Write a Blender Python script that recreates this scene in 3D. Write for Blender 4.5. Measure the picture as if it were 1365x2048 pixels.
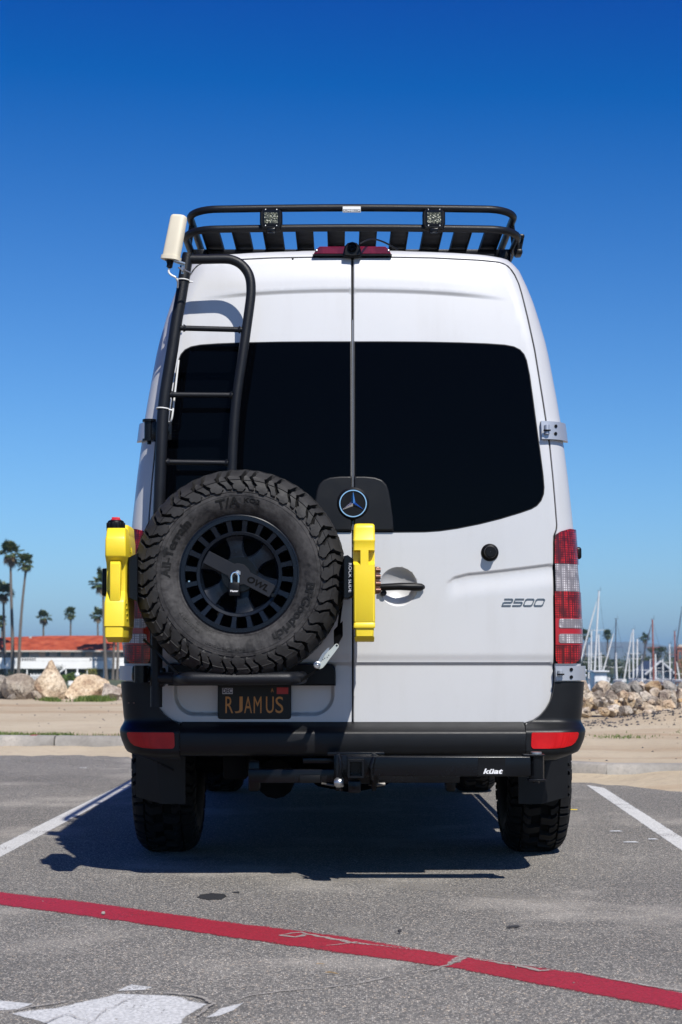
import bpy, bmesh, math, random
from math import sin, cos, pi, sqrt, atan, asin, radians, exp
from mathutils import Vector, Matrix, noise as mnoise
from mathutils.geometry import delaunay_2d_cdt
for o in list(bpy.data.objects): bpy.data.objects.remove(o)
S = bpy.context.scene
C = S.collection

# ---------------------------------------------------------------- camera, sky, sun, exposure
HAZE = 1.6e-4
F = 3400.0; CAMZ = 0.917; PITCH = atan(291 / 3400.0)
cam = bpy.data.cameras.new('camera')
cam.sensor_fit = 'VERTICAL'; cam.sensor_height = 36; cam.sensor_width = 24
cam.lens = F / 2048 * 36
cam.clip_start = 0.1; cam.clip_end = 20000
cam.dof.use_dof = True; cam.dof.focus_distance = 6.9; cam.dof.aperture_fstop = 7.1
co = bpy.data.objects.new('camera', cam); C.objects.link(co)
co.location = (0, 0, CAMZ); co.rotation_euler = (pi / 2 + PITCH, 0, 0)
S.camera = co
SUN_DIR = Vector((-0.31, 0.80, -1.0)).normalized()          # the way the light travels
sun = bpy.data.lights.new('sun', 'SUN'); sun.energy = 5.0; sun.angle = radians(0.53); sun.color = (1.0, 0.965, 0.91)
so = bpy.data.objects.new('sun', sun); C.objects.link(so)
so.rotation_euler = SUN_DIR.to_track_quat('-Z', 'Y').to_euler(); so.location = (5, -10, 20)
wd = bpy.data.worlds.new('World'); S.world = wd; wd.use_nodes = True
nt = wd.node_tree
bg = nt.nodes['Background']
sky = nt.nodes.new('ShaderNodeTexSky'); sky.sky_type = 'NISHITA'; sky.sun_disc = False
sky.sun_elevation = asin(-SUN_DIR.z); sky.sun_rotation = math.atan2(-SUN_DIR.x, -SUN_DIR.y)
sky.altitude = 0; sky.air_density = 1.0; sky.dust_density = 0.6; sky.ozone_density = 3.0
# the polarised, graded blue of the photograph: each channel of the sky scaled and offset, the same all over the sky
sep = nt.nodes.new('ShaderNodeSeparateColor'); com = nt.nodes.new('ShaderNodeCombineColor')
nt.links.new(sky.outputs[0], sep.inputs[0])
for i, (k, off) in enumerate(((1.06, -1.62), (1.56, -2.55), (1.75, -2.2))):
    mu = nt.nodes.new('ShaderNodeMath'); mu.operation = 'MULTIPLY_ADD'; mu.inputs[1].default_value = k; mu.inputs[2].default_value = off
    mx_ = nt.nodes.new('ShaderNodeMath'); mx_.operation = 'MAXIMUM'; mx_.inputs[1].default_value = 0.02
    if i == 2:
        ad_ = nt.nodes.new('ShaderNodeMath'); ad_.operation = 'MULTIPLY'; ad_.inputs[1].default_value = 0.38; nt.links.new(sep.outputs[0], ad_.inputs[0]); ad2 = nt.nodes.new('ShaderNodeMath'); ad2.operation = 'ADD'; ad2.inputs[1].default_value = off; nt.links.new(ad_.outputs[0], ad2.inputs[0]); nt.links.new(ad2.outputs[0], mu.inputs[2])
    nt.links.new(sep.outputs[i], mu.inputs[0]); nt.links.new(mu.outputs[0], mx_.inputs[0]); nt.links.new(mx_.outputs[0], com.inputs[i])
nt.links.new(com.outputs[0], bg.inputs[0])
bg.inputs[1].default_value = 0.053
S.view_settings.view_transform = 'Standard'; S.view_settings.look = 'None'
S.view_settings.exposure = 0.5; S.view_settings.gamma = 1.0
S.cycles.max_bounces = 8; S.cycles.transparent_max_bounces = 12
rnd = random.Random(7)

# ---------------------------------------------------------------- geometry helpers
def ray(px, py):
    u = (px - 682.5) / F; v = (1024 - py) / F
    return u, cos(PITCH) - v * sin(PITCH), sin(PITCH) + v * cos(PITCH)
def W(px, py, Y):
    "x and z of the place seen at that pixel of the photograph at distance Y"
    a, b, c = ray(px, py); t = Y / b
    return a * t, CAMZ + c * t
def G(px, py, z=0.0):
    "ground place"
    a, b, c = ray(px, py); t = (z - CAMZ) / c
    return a * t, b * t
def W3(px, py, Y):
    x, z = W(px, py, Y); return Vector((x, Y, z))
def lerp(a, b, t): return a + (b - a) * t
def sstep(a, b, x):
    t = max(0.0, min(1.0, (x - a) / (b - a))); return t * t * (3 - 2 * t)
def interp(x, xs, ys):
    if x <= xs[0]: return ys[0]
    for i in range(1, len(xs)):
        if x <= xs[i]:
            return lerp(ys[i - 1], ys[i], (x - xs[i - 1]) / (xs[i] - xs[i - 1]))
    return ys[-1]

class MB:
    def __init__(s): s.v = []; s.f = []; s.m = []; s.cm = 0
    def add(s, vs, fs):
        b = len(s.v); s.v += [Vector(p) for p in vs]; s.f += [tuple(i + b for i in f) for f in fs]; s.m += [s.cm] * len(fs); return s
    def box(s, lo, hi):
        x0, y0, z0 = lo; x1, y1, z1 = hi
        v = [(x0,y0,z0),(x1,y0,z0),(x1,y1,z0),(x0,y1,z0),(x0,y0,z1),(x1,y0,z1),(x1,y1,z1),(x0,y1,z1)]
        return s.add(v, [(0,3,2,1),(4,5,6,7),(0,1,5,4),(1,2,6,5),(2,3,7,6),(3,0,4,7)])
    def bbox(s, lo, hi, b=0.003, seg=2, M=None):
        bm = bmesh.new(); bmesh.ops.create_cube(bm, size=1)
        c = (Vector(lo) + Vector(hi)) / 2; d = Vector(hi) - Vector(lo)
        for v in bm.verts: v.co = Vector((v.co.x * d.x, v.co.y * d.y, v.co.z * d.z))
        bmesh.ops.bevel(bm, geom=list(bm.edges), offset=b, segments=seg, affect='EDGES', profile=0.5)
        for v in bm.verts:
            v.co = (M @ v.co if M else v.co) + c
        return s.bm(bm)
    def bm(s, bm):
        bm.verts.index_update()
        s.add([v.co.copy() for v in bm.verts], [tuple(v.index for v in f.verts) for f in bm.faces]); bm.free(); return s
    def tube(s, pts, r, n=12, closed=False, caps=True):
        pts = [Vector(p) for p in pts]; L = len(pts)
        rr = r if isinstance(r, (list, tuple)) else [r] * L
        tans = []
        for i in range(L):
            a = pts[(i - 1) % L] if (closed or i > 0) else pts[i]
            b = pts[(i + 1) % L] if (closed or i < L - 1) else pts[i]
            tans.append((b - a).normalized())
        t0 = tans[0]; up = Vector((0, 0, 1)) if abs(t0.z) < 0.9 else Vector((1, 0, 0))
        nv = (up - t0 * up.dot(t0)).normalized(); vs = []; fs = []
        for i in range(L):
            t = tans[i]; nv = (nv - t * nv.dot(t)).normalized(); bn = t.cross(nv)
            for k in range(n):
                a = 2 * pi * k / n; vs.append(pts[i] + (nv * cos(a) + bn * sin(a)) * rr[i])
        for i in range(L if closed else L - 1):
            j = (i + 1) % L
            for k in range(n):
                k2 = (k + 1) % n; fs.append((i*n+k, i*n+k2, j*n+k2, j*n+k))
        if caps and not closed:
            fs.append(tuple(range(n - 1, -1, -1))); fs.append(tuple((L-1)*n + k for k in range(n)))
        return s.add(vs, fs)
    def lathe(s, prof, org, axis='Y', n=32, closed=False):
        "prof: (radius, height along axis)"
        vs = []; fs = []; L = len(prof); o = Vector(org)
        for (r, h) in prof:
            for k in range(n):
                a = 2 * pi * k / n; c_, s_ = r * cos(a), r * sin(a)
                vs.append(o + Vector({'Y': (c_, h, s_), 'Z': (c_, s_, h), 'X': (h, c_, s_)}[axis]))
        for i in range(L if closed else L - 1):
            j = (i + 1) % L
            for k in range(n):
                k2 = (k + 1) % n
                q = (i*n+k, i*n+k2, j*n+k2, j*n+k)
                fs.append(q)
        return s.add(vs, fs)
    def prism(s, poly, y0, y1, b=0.0):
        "poly of (x,z), front face at y0 (towards the camera)"
        n = len(poly); ins = inset(poly, b) if b > 0 else poly
        vs = [(x, y0, z) for x, z in ins]
        if b > 0: vs += [(x, y0 + b, z) for x, z in poly]
        vs += [(x, y1, z) for x, z in poly]
        L = 3 if b > 0 else 2
        fs = []
        for i in range(L - 1):
            for k in range(n):
                k2 = (k + 1) % n; fs.append((i*n+k, i*n+k2, (i+1)*n+k2, (i+1)*n+k))
        fs.append(tuple(range(n - 1, -1, -1))); fs.append(tuple((L-1)*n + k for k in range(n)))
        return s.add(vs, fs)
    def grid(s, rows, closed=False):
        n = len(rows[0]); vs = [p for r in rows for p in r]; fs = []
        for i in range(len(rows) - 1):
            for k in range(n if closed else n - 1):
                k2 = (k + 1) % n; fs.append((i*n+k, i*n+k2, (i+1)*n+k2, (i+1)*n+k))
        return s.add(vs, fs)
    def build(s, name, mat, parent=None, sharp=35, fix=True, normals=None, loc=None):
        org = Vector(parent['_o']) if parent else (Vector(loc) if loc else Vector((0, 0, 0)))
        me = bpy.data.meshes.new(name); me.from_pydata([tuple(v - org) for v in s.v], [], s.f)
        mats = mat if isinstance(mat, (list, tuple)) else [mat]
        for m in mats: me.materials.append(m)
        if len(mats) > 1: me.polygons.foreach_set('material_index', s.m)
        if fix:
            bm = bmesh.new(); bm.from_mesh(me); bmesh.ops.recalc_face_normals(bm, faces=bm.faces); bm.to_mesh(me); bm.free()
        me.polygons.foreach_set('use_smooth', [True] * len(me.polygons))
        if sharp: me.set_sharp_from_angle(angle=radians(sharp))
        if normals: me.normals_split_custom_set_from_vertices(normals)
        me.update()
        o = bpy.data.objects.new(name, me); C.objects.link(o)
        if parent: o.parent = parent; o['_o'] = tuple(org)
        else: o.location = org; o['_o'] = tuple(org)
        return o

def inset(poly, d):
    "move a clockwise or anticlockwise outline inwards by d"
    n = len(poly); A = sum(poly[i][0]*poly[(i+1)%n][1] - poly[(i+1)%n][0]*poly[i][1] for i in range(n)); sg = 1 if A > 0 else -1
    out = []
    for i in range(n):
        p0, p1, p2 = (Vector(poly[(i+k) % n][:2]) for k in (-1, 0, 1))
        a = (p1 - p0); b = (p2 - p1)
        a = a.normalized() if a.length > 1e-9 else b.normalized(); b = b.normalized() if b.length > 1e-9 else a
        na = Vector((-a.y, a.x)) * sg; nb = Vector((-b.y, b.x)) * sg
        m = na + nb; m = m.normalized() if m.length > 1e-6 else na
        k = d / max(0.5, m.dot(na)); out.append((p1.x + m.x * k, p1.y + m.y * k))
    return out
def smooth_pts(pts, n=6, closed=False):
    pts = [Vector(p) for p in pts]; L = len(pts); out = []
    for i in range(L if closed else L - 1):
        p0 = pts[(i-1) % L] if (closed or i > 0) else pts[0] * 2 - pts[1]
        p1, p2 = pts[i], pts[(i+1) % L]
        p3 = pts[(i+2) % L] if (closed or i < L - 2) else pts[-1] * 2 - pts[-2]
        for k in range(n):
            t = k / n
            out.append(0.5 * ((2*p1) + (p2-p0)*t + (2*p0-5*p1+4*p2-p3)*t*t + (3*p1-p0-3*p2+p3)*t*t*t))
    if not closed: out.append(pts[-1])
    return out
def resample(poly, step, closed=True):
    out = []; n = len(poly)
    for i in range(n if closed else n - 1):
        a = Vector(poly[i]); b = Vector(poly[(i+1) % n]); L = (b-a).length; k = max(1, int(L / step))
        for j in range(k): out.append(tuple(a.lerp(b, j / k)))
    if not closed: out.append(tuple(poly[-1]))
    return out
def rrect(x0, z0, x1, z1, r, n=5):
    out = []
    for cx_, cz_, a0 in ((x1-r, z1-r, 0), (x0+r, z1-r, 90), (x0+r, z0+r, 180), (x1-r, z0+r, 270)):
        for k in range(n + 1):
            a = radians(a0 + 90 * k / n); out.append((cx_ + r*cos(a), cz_ + r*sin(a)))
    return out
def inside(p, poly):
    x, y = p; c = False; n = len(poly); j = n - 1
    for i in range(n):
        xi, yi = poly[i][0], poly[i][1]; xj, yj = poly[j][0], poly[j][1]
        if (yi > y) != (yj > y) and x < (xj - xi) * (y - yi) / (yj - yi) + xi: c = not c
        j = i
    return c
def patch(outline, step, extra=(), margin=0.45):
    "triangulate an outline with points inside it; returns 2d verts and faces, first len(outline) verts are the outline"
    pts = [Vector((p[0], p[1])) for p in outline]; n = len(pts)
    xs = [p.x for p in pts]; ys = [p.y for p in pts]
    cand = []
    nx = int((max(xs) - min(xs)) / step) + 1; ny = int((max(ys) - min(ys)) / step) + 1
    for i in range(nx + 1):
        for j in range(ny + 1):
            cand.append((min(xs) + i * step, min(ys) + (j + 0.5 * (i % 2)) * step))
    cand += list(extra)
    cell = {}
    for p in pts: cell.setdefault((int(p.x // step), int(p.y // step)), []).append(p)
    for c in cand:
        if not inside(c, outline): continue
        q = Vector(c); ci, cj = int(q.x // step), int(q.y // step); ok = True
        for di in (-1, 0, 1):
            for dj in (-1, 0, 1):
                for p in cell.get((ci+di, cj+dj), ()):
                    if (p - q).length < step * margin: ok = False; break
        if ok: pts.append(q)
    r = delaunay_2d_cdt(pts, [(i, (i+1) % n) for i in range(n)], [], 1, 1e-7)
    return r[0], r[2]
def nrm(fun, x, z, e=0.0015):
    dx = (fun(x+e, z) - fun(x-e, z)) / (2*e); dz = (fun(x, z+e) - fun(x, z-e)) / (2*e)
    return Vector((dx, -1, dz)).normalized()
def panel(name, outline, fun, mat, parent, step=0.02, edge=0.004, skirt=0.03, extra=()):
    "a pressed panel: surface y = fun(x,z) (outward is -y) with a rolled edge and a skirt going in"
    o1 = outline; o2 = inset(outline, edge * 0.35); o3 = inset(outline, edge)
    v2, fs = patch(o3, step, extra)
    n = len(outline); mb = MB(); nor = []; vs = []
    for p in v2:
        vs.append((p.x, fun(p.x, p.y), p.y)); nor.append(nrm(fun, p.x, p.y))
    mb.add(vs, [tuple(f) for f in fs])
    rings = [(o3, 0, 0), (o2, edge * 0.35, 0.6), (o1, edge, 1.2), (o1, skirt, 1.57)]; cen = Vector((sum(p[0] for p in o1)/n, sum(p[1] for p in o1)/n))
    base = len(mb.v); vs = []; fs = []
    for ri, (ol, dy, an) in enumerate(rings):
        for k in range(n):
            x, z = ol[k]; vs.append((x, fun(x, z) + dy, z))
            d = Vector((o1[k][0]-o3[k][0], o1[k][1]-o3[k][1])); d = d.normalized() if d.length > 0 else d
            b = nrm(fun, x, z); nn = (b * cos(an) + Vector((d.x, 0, d.y)) * sin(an)).normalized()
            nor.append(b if ri == 0 else nn)
    for i in range(3):
        for k in range(n):
            k2 = (k+1) % n; fs.append((i*n+k, i*n+k2, (i+1)*n+k2, (i+1)*n+k))
    mb.add(vs, fs)
    # face winding: towards -y for the surface
    for i, f in enumerate(mb.f):
        a, b, c_ = mb.v[f[0]], mb.v[f[1]], mb.v[f[2]]
        N = (b-a).cross(c_-a); ref = nor[f[0]] + nor[f[1]] + nor[f[2]]
        if N.dot(ref) < 0: mb.f[i] = tuple(reversed(f))
    return mb.build(name, mat, parent, sharp=None, fix=False, normals=[tuple(q) for q in nor])

# ---------------------------------------------------------------- materials
class NT:
    def __init__(s, name):
        s.m = bpy.data.materials.new(name); s.m.use_nodes = True; s.t = s.m.node_tree; s.b = s.t.nodes['Principled BSDF']; s.out = s.t.nodes['Material Output']
        s.tc = None
    def n(s, typ, **kw):
        nd = s.t.nodes.new(typ)
        for k, v in kw.items(): setattr(nd, k, v)
        return nd
    def l(s, a, b): s.t.links.new(a, b)
    def obj(s):
        if not s.tc: s.tc = s.n('ShaderNodeTexCoord')
        return s.tc.outputs['Object']
    def noise(s, scale, detail=3, rough=0.55, vec=None, dist=0.0):
        nd = s.n('ShaderNodeTexNoise'); nd.inputs['Scale'].default_value = scale; nd.inputs['Detail'].default_value = detail
        nd.inputs['Roughness'].default_value = rough; nd.inputs['Distortion'].default_value = dist; s.l(vec or s.obj(), nd.inputs['Vector']); return nd.outputs[0]
    def voro(s, scale, out='Distance', feature='F1', vec=None):
        nd = s.n('ShaderNodeTexVoronoi', feature=feature); nd.inputs['Scale'].default_value = scale; s.l(vec or s.obj(), nd.inputs['Vector']); return nd.outputs[out]
    def ramp(s, inp, stops, interp_='LINEAR'):
        nd = s.n('ShaderNodeValToRGB'); cr = nd.color_ramp; cr.interpolation = interp_
        while len(cr.elements) < len(stops): cr.elements.new(0.5)
        for e, (p, c) in zip(cr.elements, stops): e.position = p; e.color = (*c, 1) if len(c) == 3 else c
        s.l(inp, nd.inputs[0]); return nd.outputs[0]
    def mix(s, f, a, b, typ='MIX'):
        nd = s.n('ShaderNodeMix', data_type='RGBA', blend_type=typ)
        for sock, v in ((nd.inputs[0], f), (nd.inputs[6], a), (nd.inputs[7], b)):
            if hasattr(v, 'is_output'): s.l(v, sock)
            elif isinstance(v, (int, float)): sock.default_value = v
            else: sock.default_value = (*v, 1)
        return nd.outputs[2]
    def math(s, op, a, b=None, clamp=False):
        nd = s.n('ShaderNodeMath', operation=op, use_clamp=clamp)
        for i, v in enumerate((a, b)):
            if v is None: continue
            if hasattr(v, 'is_output'): s.l(v, nd.inputs[i])
            else: nd.inputs[i].default_value = v
        return nd.outputs[0]
    def maprange(s, v, a, b, c=0.0, d=1.0):
        nd = s.n('ShaderNodeMapRange'); s.l(v, nd.inputs[0])
        for i, q in enumerate((a, b, c, d)): nd.inputs[i+1].default_value = q
        return nd.outputs[0]
    def bump(s, h, strength=0.3, dist=0.01):
        nd = s.n('ShaderNodeBump'); nd.inputs['Strength'].default_value = strength; nd.inputs['Distance'].default_value = dist
        s.l(h, nd.inputs['Height']); s.l(nd.outputs[0], s.b.inputs['Normal']); return nd
    def set(s, **kw):
        names = dict(col='Base Color', rough='Roughness', metal='Metallic', coat='Coat Weight', coatr='Coat Roughness', spec='Specular IOR Level', trans='Transmission Weight', alpha='Alpha', ior='IOR')
        for k, v in kw.items():
            i = s.b.inputs[names[k]]
            if hasattr(v, 'is_output'): s.l(v, i)
            elif k == 'col': i.default_value = (*v, 1)
            else: i.default_value = v
        return s
def simple(name, col, rough=0.5, metal=0.0, var=0.12, scale=6.0, bump=0.0, bscale=200.0, coat=0.0, spec=0.5, coatr=0.05):
    m = NT(name); nz = m.noise(scale, 4)
    lo = tuple(c * (1 - var) for c in col); hi = tuple(min(1, c * (1 + var)) for c in col)
    m.set(col=m.ramp(nz, [(0.3, lo), (0.7, hi)]), rough=m.maprange(m.noise(scale * 3, 3), 0.3, 0.7, rough * 0.88, min(1, rough * 1.1)), metal=metal, coat=coat, spec=spec, coatr=coatr)
    if bump: m.bump(m.noise(bscale, 2), bump, 0.002)
    return m.m
M = {}
m = NT('silver_paint')
fl = m.noise(900, 1); nz = m.noise(1.7, 4)
base = m.ramp(nz, [(0.3, (0.575, 0.575, 0.578)), (0.7, (0.61, 0.61, 0.612))])
gm = m.n('ShaderNodeMapping'); gm.inputs['Scale'].default_value = (9, 9, 1.1); m.l(m.obj(), gm.inputs[0])
gr1 = m.maprange(m.noise(1.0, 5, 0.65, gm.outputs[0]), 0.5, 0.75, 0, 0.16); gr2 = m.maprange(m.noise(26, 4, 0.7), 0.6, 0.75, 0, 0.10)
pc = m.mix(m.maprange(fl, 0.35, 0.65, 0, 0.22), base, (0.70, 0.70, 0.705)); pc = m.mix(m.math('ADD', gr1, gr2), pc, (0.42, 0.39, 0.35))
m.set(col=pc, metal=0.12, rough=0.45, coat=0.6, coatr=0.04)
M['paint'] = m.m
M['paint_dark'] = simple('seam_rubber', (0.012, 0.012, 0.013), 0.7)
m = NT('tinted_glass'); m.set(col=(0.0006, 0.0008, 0.0014), rough=0.015, spec=0.45); m.set(rough=m.maprange(m.noise(9, 4), 0.45, 0.75, 0.01, 0.05)); m.set(spec=0.055); M['glass'] = m.m
M['plastic'] = simple('bumper_plastic', (0.0085, 0.0088, 0.0098), 0.4, spec=0.22, bump=0.25, bscale=420, var=0.15)
M['black'] = simple('black_plastic', (0.004, 0.004, 0.0045), 0.4, spec=0.2, bump=0.12, bscale=500)
M['tube'] = simple('powder_coated_tube', (0.008, 0.009, 0.012), 0.42, spec=0.22, bump=0.35, bscale=420, var=0.2)
M['steel_black'] = simple('gloss_black_steel', (0.004, 0.0045, 0.006), 0.26, spec=0.22, bump=0.1, bscale=150, var=0.3)
M['slat'] = simple('slat_black', (0.006, 0.006, 0.007), 0.55, spec=0.2)
M['chrome'] = simple('chrome', (0.75, 0.76, 0.78), 0.12, 1.0, var=0.05)
M['bar'] = simple('bar_powder', (0.012, 0.013, 0.017), 0.45, spec=0.25)
M['old_steel'] = simple('old_steel', (0.16, 0.15, 0.14), 0.5, 0.6, var=0.4, scale=40)
M['badge'] = simple('badge_metal', (0.26, 0.28, 0.31), 0.2, 0.85)
M['steel'] = simple('zinc_steel', (0.55, 0.56, 0.56), 0.35, 0.9, var=0.15, bump=0.1)
M['steel_white'] = simple('bright_plate', (0.62, 0.64, 0.58), 0.35, 0.5, var=0.1)
M['silver_hinge'] = simple('hinge_silver', (0.50, 0.52, 0.56), 0.38, 0.5, var=0.06, coat=0.3)
M['bronze'] = simple('bronze_knob', (0.20, 0.11, 0.085), 0.35, 0.8)
M['cream'] = simple('cream_plastic', (0.80, 0.72, 0.55), 0.42, var=0.05)
M['white'] = simple('white_plastic', (0.8, 0.8, 0.78), 0.45, var=0.03)
M['red_plastic'] = simple('red_cap', (0.62, 0.02, 0.03), 0.35)
M['rubber'] = simple('tread_rubber', (0.026, 0.025, 0.025), 0.6, spec=0.2, bump=0.5, bscale=160, var=0.35, scale=14)
m = NT('tyre_rubber')
d1 = m.noise(4.0, 6, 0.72, dist=0.6); d2 = m.noise(60, 3)
m.set(col=m.mix(m.maprange(m.math('ADD', m.math('MULTIPLY', d1, 0.8), m.math('MULTIPLY', d2, 0.25)), 0.42, 0.64), (0.010, 0.0095, 0.0105), (0.075, 0.071, 0.070)), rough=0.62, spec=0.2)
m.bump(d2, 0.2, 0.002); M['sidewall'] = m.m
M['groove'] = simple('tread_groove', (0.010, 0.0098, 0.0098), 0.9, spec=0.05)  # shade between the lugs painted as a darker groove colour
M['rear_rubber'] = simple('rear_tyre_rubber', (0.010, 0.010, 0.0105), 0.65, spec=0.2, bump=0.4, bscale=160)
M['letter'] = simple('raised_lettering', (0.007, 0.0068, 0.0068), 0.6, spec=0.2)
M['rim'] = simple('rim_blue_black', (0.005, 0.0075, 0.013), 0.27, 0.0, var=0.15, spec=0.22)
M['rim_dark'] = simple('rim_inside', (0.002, 0.002, 0.0025), 0.8, spec=0.1)
M['wheel_rim'] = simple('wheel_dark', (0.02, 0.02, 0.022), 0.5)
m = NT('yellow_polyethylene'); m.set(col=m.ramp(m.noise(3, 3), [(0.3, (0.90, 0.67, 0.022)), (0.7, (0.95, 0.73, 0.04))]), rough=0.42)
m.b.inputs['Subsurface Weight'].default_value = 0.15; m.b.inputs['Subsurface Radius'].default_value = (0.02, 0.012, 0.003); m.b.inputs['Subsurface Scale'].default_value = 0.3
m.bump(m.noise(350, 2), 0.12, 0.001); M['yellow'] = m.m
def lens(name, c1, c2, sc, rough=0.12, metal=0.3):
    m = NT(name)
    mp = m.n('ShaderNodeMapping'); mp.inputs['Scale'].default_value = (1, 1, 1); m.l(m.obj(), mp.inputs[0])
    br = m.n('ShaderNodeTexVoronoi', feature='F1', distance='CHEBYCHEV'); br.inputs['Scale'].default_value = sc; br.inputs['Randomness'].default_value = 0.0; m.l(mp.outputs[0], br.inputs[0])
    h = br.outputs['Distance']; big = m.noise(26, 1)
    f = m.math('MULTIPLY', m.maprange(big, 0.38, 0.62, 0.15, 1.0), m.maprange(h, 0.46, 0.22, 0.0, 1.0), clamp=True)
    m.set(col=m.mix(f, c1, c2), rough=rough, metal=metal, coat=0.12 if 'reflector' in name else 0.5, coatr=0.02, spec=0.3)
    m.bump(h, 0.4, 0.003); return m.m
M['lens_red'] = lens('red_lens', (0.085, 0.0004, 0.0025), (0.85, 0.022, 0.024), 105)
M['lens_clear'] = lens('clear_lens', (0.22, 0.19, 0.20), (0.86, 0.78, 0.77), 105, 0.2, 0.2)
M['lens_plain'] = simple('plain_red_lens', (0.36, 0.002, 0.008), 0.2, coat=0.4)
M['reflector'] = lens('bumper_reflector', (0.50, 0.002, 0.004), (0.72, 0.008, 0.010), 260, 0.3, 0.0)
M['brake_lens'] = lens('brake_light_lens', (0.12, 0.004, 0.014), (0.32, 0.02, 0.05), 160, 0.15, 0.1)
M['plate'] = simple('plate_black', (0.004, 0.004, 0.0045), 0.35, spec=0.25)
M['plate_text'] = simple('plate_orange', (0.62, 0.24, 0.03), 0.4)
M['sticker_white'] = simple('sticker_white', (0.62, 0.63, 0.68), 0.5)
M['sticker_red'] = simple('sticker_red', (0.5, 0.02, 0.02), 0.5)
M['sticker_ink'] = simple('sticker_ink', (0.01, 0.012, 0.05), 0.5)
M['logo_white'] = simple('logo_white', (0.75, 0.75, 0.76), 0.5)
m = NT('work_light_leds'); v = m.voro(130, 'Distance'); m.set(col=m.ramp(v, [(0.0, (0.22, 0.23, 0.13)), (0.5, (0.06, 0.065, 0.045))]), rough=0.35, metal=0.2, coat=0.3); m.bump(v, 0.8, 0.004); M['led'] = m.m
M['underbody'] = simple('underbody', (0.004, 0.004, 0.0045), 0.8, spec=0.1)

# ground materials
m = NT('asphalt')
st = m.voro(185, 'Color'); st2 = m.voro(350, 'Color'); stv = m.voro(185, 'Distance'); big = m.noise(0.35, 5, 0.6); mid = m.noise(3.0, 4, 0.6)
sep = m.n('ShaderNodeSeparateColor'); m.l(st, sep.inputs[0]); sep2 = m.n('ShaderNodeSeparateColor'); m.l(st2, sep2.inputs[0])
stone = m.ramp(sep.outputs[0], [(0.0, (0.018, 0.019, 0.022)), (0.38, (0.060, 0.060, 0.060)), (0.6, (0.14, 0.135, 0.125)), (0.8, (0.25, 0.23, 0.205)), (0.93, (0.40, 0.39, 0.37)), (1.0, (0.46, 0.36, 0.26))])
fine = m.ramp(sep2.outputs[0], [(0.0, (0.03, 0.03, 0.033)), (0.5, (0.10, 0.098, 0.095)), (1.0, (0.26, 0.25, 0.23))])
c = m.mix(0.28, stone, fine)
c = m.mix(m.maprange(stv, 0.25, 0.6, 0, 0.75), c, (0.045, 0.044, 0.044))
wear = m.maprange(big, 0.35, 0.65, 0.86, 1.16)
wc = m.n('ShaderNodeCombineColor'); [m.l(wear, wc.inputs[i]) for i in range(3)]
c = m.mix(1.0, c, wc.outputs[0], 'MULTIPLY')
# pale dust lying in the low places
c = m.mix(m.maprange(m.math('MULTIPLY', mid, m.maprange(m.noise(0.9, 4), 0.4, 0.7)), 0.2, 0.5, 0, 0.32), c, (0.27, 0.255, 0.235))
c = m.mix(1.0, c, (2.40, 2.33, 2.19), 'MULTIPLY')
m.set(col=c, rough=0.88, spec=0.3)
hh = m.math('ADD', m.math('MULTIPLY', stv, -1.0), m.math('MULTIPLY', m.voro(290), -0.4))
m.bump(hh, 0.75, 0.005); M['asphalt'] = m.m
m = NT('beach_sand')
b1 = m.noise(0.5, 5, 0.6); b2 = m.noise(9, 4, 0.65); b3 = m.noise(140, 2)
mp = m.n('ShaderNodeMapping'); mp.inputs['Scale'].default_value = (0.12, 0.9, 1); m.l(m.obj(), mp.inputs[0]); b4 = m.noise(1.0, 4, 0.6, mp.outputs[0])
c = m.ramp(b1, [(0.3, (0.46, 0.375, 0.26)), (0.7, (0.57, 0.48, 0.35))])
c = m.mix(m.maprange(b4, 0.5, 0.68, 0, 0.75), c, (0.37, 0.245, 0.14))
c = m.mix(m.maprange(b2, 0.55, 0.75, 0, 0.45), c, (0.24, 0.20, 0.16))
c = m.mix(m.maprange(b3, 0.4, 0.7, 0, 0.35), c, (0.64, 0.55, 0.43))
m.set(col=c, rough=0.95, spec=0.2); m.bump(m.math('ADD', m.math('MULTIPLY', b2, 1.0), m.math('MULTIPLY', b3, 0.3)), 0.6, 0.05); M['sand'] = m.m
m = NT('kerb_concrete')
c = m.ramp(m.noise(2.2, 5, 0.65), [(0.3, (0.20, 0.185, 0.165)), (0.5, (0.32, 0.30, 0.27)), (0.72, (0.46, 0.42, 0.37))])
c = m.mix(m.maprange(m.noise(40, 3), 0.5, 0.7, 0, 0.4), c, (0.20, 0.185, 0.17)); m.set(col=c, rough=0.9); m.bump(m.noise(60, 4), 0.4, 0.01); M['kerb'] = m.m
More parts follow.
